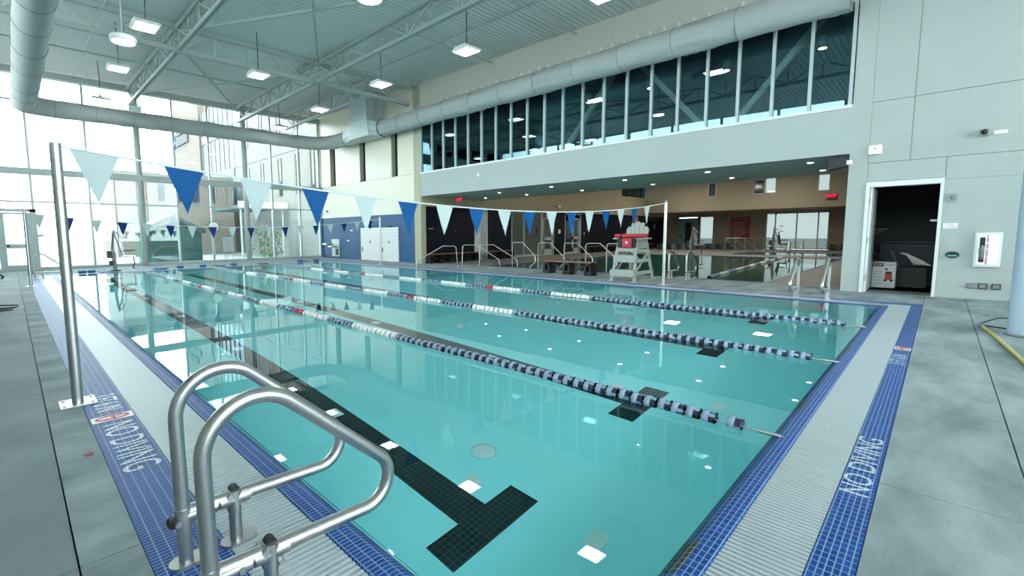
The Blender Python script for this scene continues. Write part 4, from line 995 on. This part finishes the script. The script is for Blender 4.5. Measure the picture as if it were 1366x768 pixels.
# ================================================================== FAR DECK THINGS
def kickboard(x, y, z, rz, lab, m='kick'):
    o = MB().prism([(-.24, -.15), (.14, -.15)]+arc((.14, 0), .15, -PI/2, PI/2, 8)[1:]+[(-.24, .15)], .035, lambda u, v, w_: (u, v, w_)).build('kickboard', m, None, (x, y, z), rz, .006); tag(o, lab, 'kickboard', 'swim boards on the far deck')
def buoy(x, y, rz, lab):
    t = thing('pull_buoy', lab, 'pull buoy', (x, y, 0), rz, 'pull buoys on the far deck')
    for s_ in (-.06, .06): MB().tube([(-.12, s_, .06), (-.07, s_, .06), (0, s_, .06), (.07, s_, .06), (.12, s_, .06)], [.03, .06, .045, .06, .03], 10).build('foam_roll', 'kick', t)
    MB().cyl((0, -.07, .06), (0, .07, .06), .03, 8).build('strap', 'blackp', t)
kickboard(2.82, 24.2, 0, .2, 'blue swim board on the far deck left of the pool lift'); kickboard(4.75, 24.2, 0, .1, 'blue swim board on the far deck right of the pool lift'); kickboard(4.85, 24.22, .0365, .4, 'blue swim board lying on top of another on the far deck')
kickboard(7.3, 24.3, 0, 0, 'dark swim board on the far deck below the easel', 'navycable'); kickboard(9.4, 24.3, 0, 0, 'dark swim board on the far deck before the second column', 'navycable'); kickboard(11.75, 24.5, 0, .3, 'swim board on the far deck near the drinking fountain', 'navycable')
for x, lab in ((2.05, 'pull buoy at the far left corner of the pool'), (2.35, 'second pull buoy at the far left corner of the pool'), (5.6, 'pull buoy right of the stacked swim boards'), (6.55, 'pull buoy on the far deck near the clock'), (7.95, 'pull buoy beside the dark board below the easel'), (11.4, 'pull buoy left of the last swim board'), (12.35, 'pull buoy nearest the blue wall')): buoy(x, 24.25, .3, lab)
t = thing('pace_clock', 'round white pace clock hung on a mullion of the glass wall', 'clock', (8.22, 28.04, 1.98)); MB().lathe([(0, 0), (.27, 0), (.29, -.02), (.29, -.06), (.26, -.06)], axis='y', n=32).build('rim', 'dgrey', t); MB().lathe([(0, -.05), (.26, -.05)], axis='y', n=32).build('dial', 'plate', t)
for k in range(12):
    a = PI*k/6; MB().bar((.2*math.sin(a), -.054, .2*math.cos(a)), (.245*math.sin(a), -.054, .245*math.cos(a)), .014, .004).build('hour_mark', 'blackp', t)
MB().bar((0, -.056, 0), (.1, -.056, .14), .012, .004).build('hand', 'redp', t); MB().bar((0, -.056, 0), (-.08, -.056, .05), .014, .004).build('hand', 'blackp', t)
t = thing('easel', 'white flip-chart easel with handwritten lines by the glass wall', 'easel', (8.72, 27.4, 0))
MB().box((0, 0, 1.0), (.62, .03, .86), Matrix.Rotation(-.1, 3, 'X')).build('board', 'grey', t); MB().box((.02, -.022, 1.0), (.56, .008, .80), Matrix.Rotation(-.1, 3, 'X')).build('paper_pad', 'whiteflag', t)
for x, y in ((-.24, -.12), (.28, -.12), (0, .35)): MB().cyl((x, y, 0), (x*.7, .05, .75), .014, 6).build('leg', 'lgrey', t)
for k in range(7): MB().box((-.05+.03*(k % 2), -.034-.0105*(k-3), 1.25-.09*k), (.30-.06*(k % 3), .003, .022), Matrix.Rotation(-.1, 3, 'X')).build('written_line', 'grey', t)
t = thing('handle_plate', 'small grey notice stuck on the frosted pane beside the exit door', 'notice', (1.02, 28.17, 1.55)); MB().bx(-.12, .12, -.01, 0, -.05, .05).build('plate', 'grey', t)
# drinking fountain
t = thing('drinking_fountain', 'two-bowl steel drinking fountain on the blue wall', 'fountain', (WX, 26.4, 0)); MB().bx(-.04, 0, -.52, .40, .12, 1.20).build('back_panel', 'galv', t, bevel=.005)
for y, z in ((.55, .88), (-.12, .74)): MB().box((-.26, y, z), (.46, .50, .10)).build('bowl', 'stainless', t, bevel=.03); MB().cyl((-.40, y, z+.05), (-.40, y, z+.10), .015, 8).build('spout', 'stainless', t)
MB().bx(-.05, -.04, -.42, -.05, .20, .60).build('vent_grille', 'dgrey', t)
for i, (y0, y1, lab) in enumerate(((21.42, 23.38, 'left white slatted door panel on the blue wall'), (19.78, 21.38, 'right white slatted door panel on the blue wall'))):
    t = thing('slatted_door', lab, 'door', (WX, (y0+y1)/2, 0), 0, 'white slatted doors'); W = (y1-y0)/2
    for k in range(12): MB().bx(-.05, 0, -W, W, .02+k*.153, .165+k*.153).build('slat', 'whitep', t)
    MB().bx(-.075, -.05, -.05, .05, .98, 1.12).build('lock_plate', 'grey', t); MB().bx(-.075, -.05, W-.2, W-.14, .5, .75).build('pull_handle', 'dgrey', t); MB().bx(-.12, 0, -.14, .14, 1.855, 1.93).build('roller_bracket', 'blackp', t)
for i, (y, z, lab) in enumerate(((24.45, 1.72, 'small white plate high on the blue wall joint'), (24.85, 1.12, 'small white plate low on the blue wall joint'))):
    o = MB().bx(-.012, 0, -.13, .13, -.03, .03).build('wall_plate', 'plate', None, (WX, y, z)); tag(o, lab, 'plate')
t = thing('dome_camera', 'small white dome camera above the blue panels', 'camera', (WX, 18.75, 2.98)); MB().lathe([(0, .08), (.1, .08), (.12, 0), (.09, -.05), (0, -.09)], (-.16, 0, 0), n=16).build('dome', 'plate', t); MB().bx(-.16, 0, -.03, .03, .05, .1).build('bracket', 'plate', t)
o = MB().bx(-.05, 0, -.06, .06, -.05, .05).build('wall_box', 'blackp', None, (WX, 27.3, 2.95)); tag(o, 'tiny black box on the cream wall near the glass corner', 'box')

# ================================================================== SIGNS, FITTINGS OF THE RIGHT SIDE
t = thing('exit_sign', 'red lit exit sign hung under the soffit beside the navy wall', 'sign', (16.2, 16.6, 3.16)); MB().bx(-.03, .03, -.19, .19, -.13, .13).build('housing', 'lgrey', t, bevel=.006); MB().bx(-.034, -.031, -.16, .16, -.1, .1).build('face', 'redsign', t); text('lettering', 'EXIT', .17, 'exit', t, (-.037, 0, 0), WALLX, bold=.006); MB().cyl((0, 0, .13), (0, 0, .17), .015, 6).build('stem', 'lgrey', t)
t = thing('exit_sign', 'red lit exit sign on the beige bulkhead under the right high window', 'sign', (BX-.04, 5.25, 3.72)); MB().bx(-.04, .04, -.29, .29, -.22, .22).build('housing', 'dgrey', t, bevel=.01); text('lettering', 'EXIT', .27, 'exit', t, (-.046, 0, .06), WALLX, bold=.012)
t = thing('rules_sign', 'large red board of pool rules on the beige far wall', 'sign', (LX-.02, 11.9, 1.72)); MB().bx(-.02, 0, -.72, .72, -.95, .95).build('board', 'redsign', t)
text('lettering', 'POOL RULES', .2, 'lgrey', t, (-.024, 0, .78), WALLX); b = MB(); rr = random.Random(5)
for k in range(9): b.bx(-.024, -.02, -.6+rr.uniform(0, .3), .6, .5-.13*k-.03, .5-.13*k+.02)
b.build('print_line', 'lgrey', t); MB().bx(-.024, -.02, -.1, .6, -.82, -.66).build('print_panel', 'lgrey', t)
t = thing('loudspeaker', 'black loudspeaker bracketed under the fascia at the pier', 'speaker', (WX-.05, 1.86, 3.12)); MB().prism([(-.2, -.11), (.14, -.17), (.14, .15), (-.2, .13)], .26, lambda u, v, w_: (-.13+w_, u+.04, v)).build('cabinet', 'blackp', t, bevel=.02); MB().bx(-.02, .05, -.26, -.14, -.05, .05).build('bracket', 'plate', t)
t = thing('alarm_box', 'white rounded alarm box on the concrete pier', 'box', (WX, 1.2, 3.36)); MB().bx(-.07, .02, -.12, .12, -.11, .11).build('cover', 'plate', t, bevel=.03); MB().lathe([(0, 0), (.02, 0), (.02, .01), (0, .01)], (-.075, 0, .02), 'x', 10).build('indicator', 'lgrey', t)
t = thing('dome_camera', 'dark-lensed security camera in a square housing above the cabinet', 'camera', (WX, -.48, 3.49)); MB().bx(-.10, .02, -.07, .07, -.07, .07).build('housing', 'lgrey', t, bevel=.015); MB().lathe([(.055, -.10), (.045, -.12), (0, -.14)], axis='x', n=18).build('lens', 'blackp', t)
o = MB().bx(-.012, .02, -.09, .09, -.035, .035).build('wall_plate', 'plate', None, (WX, -.71, 3.47)); tag(o, 'small white blank plate beside the security camera', 'plate')
t = thing('wall_sensor', 'small square white sensor plate right of the storage doorway', 'sensor', (WX, -.12, 2.18)); MB().bx(-.02, .02, -.07, .07, -.08, .08).build('plate', 'lgrey', t, bevel=.006); MB().lathe([(.045, -.02), (.045, -.035), (0, -.035)], axis='x', n=16).build('ring', 'grey', t)
t = thing('room_sign', 'small white room plate reading POOL STORAGE', 'sign', (WX, -.12, 1.57)); MB().bx(-.008, .02, -.11, .11, -.055, .055).build('plate', 'plate', t); text('lettering', 'POOL\nSTORAGE', .045, 'blackp', t, (-.01, 0, 0), WALLX)
t = thing('round_emblem', 'oval dark green emblem plate beside the storage doorway', 'sign', (WX, -.19, .94)); b = MB(); b.prism([(.12*math.cos(a), .085*math.sin(a)) for a in [2*PI*i/24 for i in range(24)]], .03, lambda u, v, w_: (w_-.012, u, v)); b.build('plate', 'grey', t)
b = MB(); b.prism([(.10*math.cos(a), .068*math.sin(a)) for a in [2*PI*i/24 for i in range(24)]], .004, lambda u, v, w_: (-.016+w_, u, v)); b.build('face', 'shed', t); MB().bx(-.02, -.016, -.07, .07, -.03, .0).build('white_band', 'lgrey', t)
t = thing('extinguisher_cabinet', 'white wall cabinet with a slim window and red upright lettering', 'cabinet', (WX, -.69, 1.06)); MB().bx(-.07, .02, -.19, .19, -.36, .36).build('frame', 'white', t, bevel=.006); MB().bx(-.085, -.07, -.155, .155, -.315, .315).build('door', 'plate', t, bevel=.004)
MB().bx(-.089, -.085, .045, .12, -.26, .26).build('window', 'blackp', t); MB().bx(-.10, -.085, .128, .14, -.08, .04).build('latch', 'stainless', t); MB().lathe([(0, -.2), (.03, -.2), (.03, .05), (.012, .1), (0, .1)], (-.089, .08, 0), 'z', 12).build('extinguisher_bottle', 'grey', t)
text('lettering', '\n'.join('FIRE EXTINGUISHER'), .036, 'red', t, (-.087, .012, .0), WALLX, sx=1.3, bold=.0025)
for i, (y, m, lab) in enumerate(((-.5, 'grey', 'grey outlet cover low on the concrete wall, left of three'), (-.67, 'dgrey', 'dark vent plate low on the concrete wall, middle of three'), (-.86, 'dgrey', 'dark vent plate low on the concrete wall, nearest the column'))):
    t = thing('wall_outlet', lab, 'outlet', (WX, y, .29)); MB().bx(-.03, .02, -.065, .065, -.06, .06).build('cover', m, t, bevel=.012); MB().bx(-.034, -.03, -.045, .045, -.04, .04).build('flap', 'grey', t)
o = MB().bx(-.18, .18, -.05, .05, 0, .004).build('floor_drain', 'dgrey', None, (14.3, -.35, 0), PI/2); tag(o, 'dark slotted drain in the deck before the concrete wall', 'drain')
for i, (x, y, lab) in enumerate(((12.9, 4.9, 'rusty floor drain near the right pennant pole'), (13.6, 2.2, 'dark slot drain beside the right deck ladder'), (13.9, 2.0, 'second dark slot drain beside the right deck ladder'), (14.4, .15, 'rusty drain plate before the storage doorway'))):
    o = MB().bx(-.05, .05, -.18, .18, 0, .004).build('floor_drain', 'rust' if i in (0, 3) else 'dgrey', None, (x, y, 0)); tag(o, lab, 'drain')
t = thing('column', 'round white steel column at the right edge of the photo', 'column', (10.2, -.99, 0)); MB().cyl((0, 0, 0), (0, 0, CZ(0)), .26, 40).build('shaft', mat('column_paint', '#b5c9dc', .4), t); MB().lathe([(.26, .0), (.285, .0), (.285, .025), (.262, .03)], n=40).build('base_ring', 'grey', t)
t = thing('hose', 'yellow vacuum hose with a navy lead lying past the column', 'hose', (10.55, -.53, 0)); MB().tube([(0, 0, .02), (-.9, -.08, .02), (-2.4, -.19, .02), (-3.5, -.28, .02)], .02, 10).build('yellow_tube', 'yellow', t); MB().cyl((.0, 0, .02), (.16, .015, .02), .023, 10).build('cuff', 'grey', t)
MB().tube([(.16, .015, .02), (.42, -.0, .015), (.8, -.08, .012), (1.3, -.22, .012), (1.5, -.5, .012), (1.2, -.8, .012)], .012, 8).build('navy_lead', 'navycable', t); MB().tube([(.16, .015, .02), (.22, -.05, .012), (.1, -.2, .012), (-.05, -.5, .012)], .012, 8).build('navy_lead', 'navycable', t)
t = thing('bin', 'grey round bin with a black cable at the left edge', 'bin', (-.56, 14.4, 0)); MB().lathe([(0, .0), (.30, .0), (.33, .55), (.35, .56), (.35, .6), (.3, .6)], n=24).build('body', 'grey', t); MB().tube([(.25, 0, .6), (.33, -.05, .68), (.4, 0, .62), (.37, .04, .58)], .02, 8).build('handle', 'blackp', t); MB().tube([(.3, -.2, .01), (.6, -.4, .01), (.55, -.8, .01), (.2, -.9, .01), (.5, -1.2, .01), (.2, -1.5, .01)], .012, 6).build('cable', 'blackp', t)
o = MB().prism([(0, .03), (.028, .01), (.02, -.02), (-.015, -.03), (-.03, .005)], .004, lambda u, v, w_: (u, v, w_)).build('leaf', 'redsign', None, (.29, 3.98, .001)); tag(o, 'tiny dry red leaf on the left deck', 'leaf')
# navy wall fittings
for i, (x, z, s, m, lab) in enumerate(((15.6, 1.75, (.34, .05), 'lgrey', 'faint lettered plate on the first navy panel'), (17.3, 1.6, (.18, .2), 'blackp', 'small black box on the navy panel above the bench'), (21.4, 1.75, (.34, .05), 'lgrey', 'faint lettered plate on the navy panel between the glass bays'), (27.2, 1.55, (.22, .26), 'plate', 'white dispenser box on the navy pier between the doors'), (30.9, 1.75, (.4, .06), 'plate', 'small lettered plate right of the daylit door'), (30.4, 1.4, (.14, .2), 'lgrey', 'small switch box right of the daylit door'), (42.4, 1.95, (.3, .45), 'lgrey', 'white wall lamp on the far navy panel'), (41.3, 1.6, (.35, .12), 'grey', 'small plate on the far navy panel'), (24.6, 1.6, (.1, .3), 'blackp', 'dark handle plate beside the storefront mullion'))):
    o = MB().bx(-s[0]/2, s[0]/2, -.05, 0, -s[1]/2, s[1]/2).build('wall_fitting', m, None, (x, NY-.055, z), 0, .01); tag(o, lab, 'fitting')
t = thing('dome_camera', 'white camera on the tan band above the storefront', 'camera', (26.4, NY-.35, 3.15)); MB().bx(-.1, .25, -.22, 0, 0, .12).build('housing', 'plate', t, bevel=.02); MB().cyl((-.1, -.12, .06), (-.16, -.12, .06), .05, 10).build('lens', 'blackp', t)
t = thing('fascia_fitting', 'tiny white detector on the pale fascia below the windows', 'detector', (WX, 14.0, 4.0)); MB().bx(-.03, 0, -.06, .06, -.06, .06).build('cover', 'plate', t, bevel=.01); MB().bx(-.035, -.03, -.02, .02, -.02, .02).build('lens', 'grey', t)

# ================================================================== STORAGE ROOM
t = thing('vacuum_box', 'white carton printed with an orange shop vacuum in the storage doorway', 'carton', (16.3, 1.0, 0)); MB().bx(0, .42, -.25, .20, .0, .66).build('carton', 'whitep', t, bevel=.004); MB().bx(-.004, 0, -.02, .20, .55, .64).build('black_band', 'blackp', t)
text('lettering', 'RIDGID', .075, 'whitep', t, (-.006, .09, .595), WALLX); b = MB(); b.bx(-.004, 0, -.19, -.05, .20, .36); b.build('orange_drum', 'orange', t)
b = MB(); b.bx(-.005, 0, -.18, -.06, .36, .42); b.lathe([(0, -.004), (.03, -.004)], (0, -.18, .19), 'x', 10); b.lathe([(0, -.004), (.03, -.004)], (0, -.06, .19), 'x', 10); b.bx(-.004, 0, -.1, -.05, .46, .50); b.build('black_print', 'blackp', t)
b = MB()
for k in range(5): b.bx(-.003, 0, .0, .18, .10+k*.08, .108+k*.08)
for k in range(2): b.bx(-.003, 0, -.24, -.04, .58+k*.03, .59+k*.03)
b.build('small_print', 'grey', t)
t = thing('deck_box', 'large dark ribbed storage bin inside the storage room', 'bin', (17.4, .55, 0)); MB().bx(0, .7, -.62, .62, 0, 1.12).build('body', 'dgrey', t, bevel=.02); MB().bx(-.04, .74, -.66, .66, 1.12, 1.2).build('lid', 'dgrey', t, bevel=.02)
for k in range(7): MB().bx(-.015, 0, -.55+k*.18-.03, -.55+k*.18+.03, .08, 1.05).build('rib', 'dgrey', t)
t = thing('mesh_bag', 'bundle of white mop cloths slumped on a dark rack in the storage room', 'mop', (16.86, .55, .0)); rr = random.Random(2)
for k in range(7): MB().tube([(0, .16-.03*k, .88-.01*k), (-.03, .05-.05*k, .86-.03*k), (-.05, -.05-.05*k, .72-.02*k), (-.06, -.12-.05*k, .58)], [.02, .03, .028, .01], 6).build('cloth_strip', 'whitep', t)
MB().tube([(-.02, .35, .95), (0, .2, .6), (0, .1, .2), (0, .05, 0)], .014, 6).build('handle', 'grey', t); MB().bx(-.08, .3, -.35, .28, .0, .52).build('rack', 'blackp', t)
t = thing('crate', 'black wire crate left of the mop cloths in the storage room', 'crate', (16.95, 1.17, .66)); 
for k in range(5): MB().bx(-.12, .12, -.14, .14, k*.05, k*.05+.012).build('wire_ring', 'dgrey', t)
MB().bx(-.12, .12, -.14, .14, -.66, -.0).build('stand', 'blackp', t)
t = thing('wall_shelf', 'small bracket shelf high on the left storage wall', 'shelf', (16.6, 1.30, 1.5)); MB().bx(-.2, .2, -.35, .18, 0, .025).build('board', 'grey', t); MB().bar((0, .15, -.25), (0, -.25, 0), .025).build('bracket', 'grey', t)
t = thing('cup', 'pale cylinder container on a small ledge in the storage room', 'container', (15.9, 1.25, .93)); MB().lathe([(0, 0), (.045, 0), (.05, .2), (0, .2)], n=16).build('body', 'lgrey', t); MB().bx(-.1, .1, -.12, -.0, -.02, 0).build('ledge', 'grey', t)

print('objects', len(bpy.data.objects), 'tris', sum(len(o.data.polygons)*2 for o in bpy.data.objects if o.type == 'MESH'))
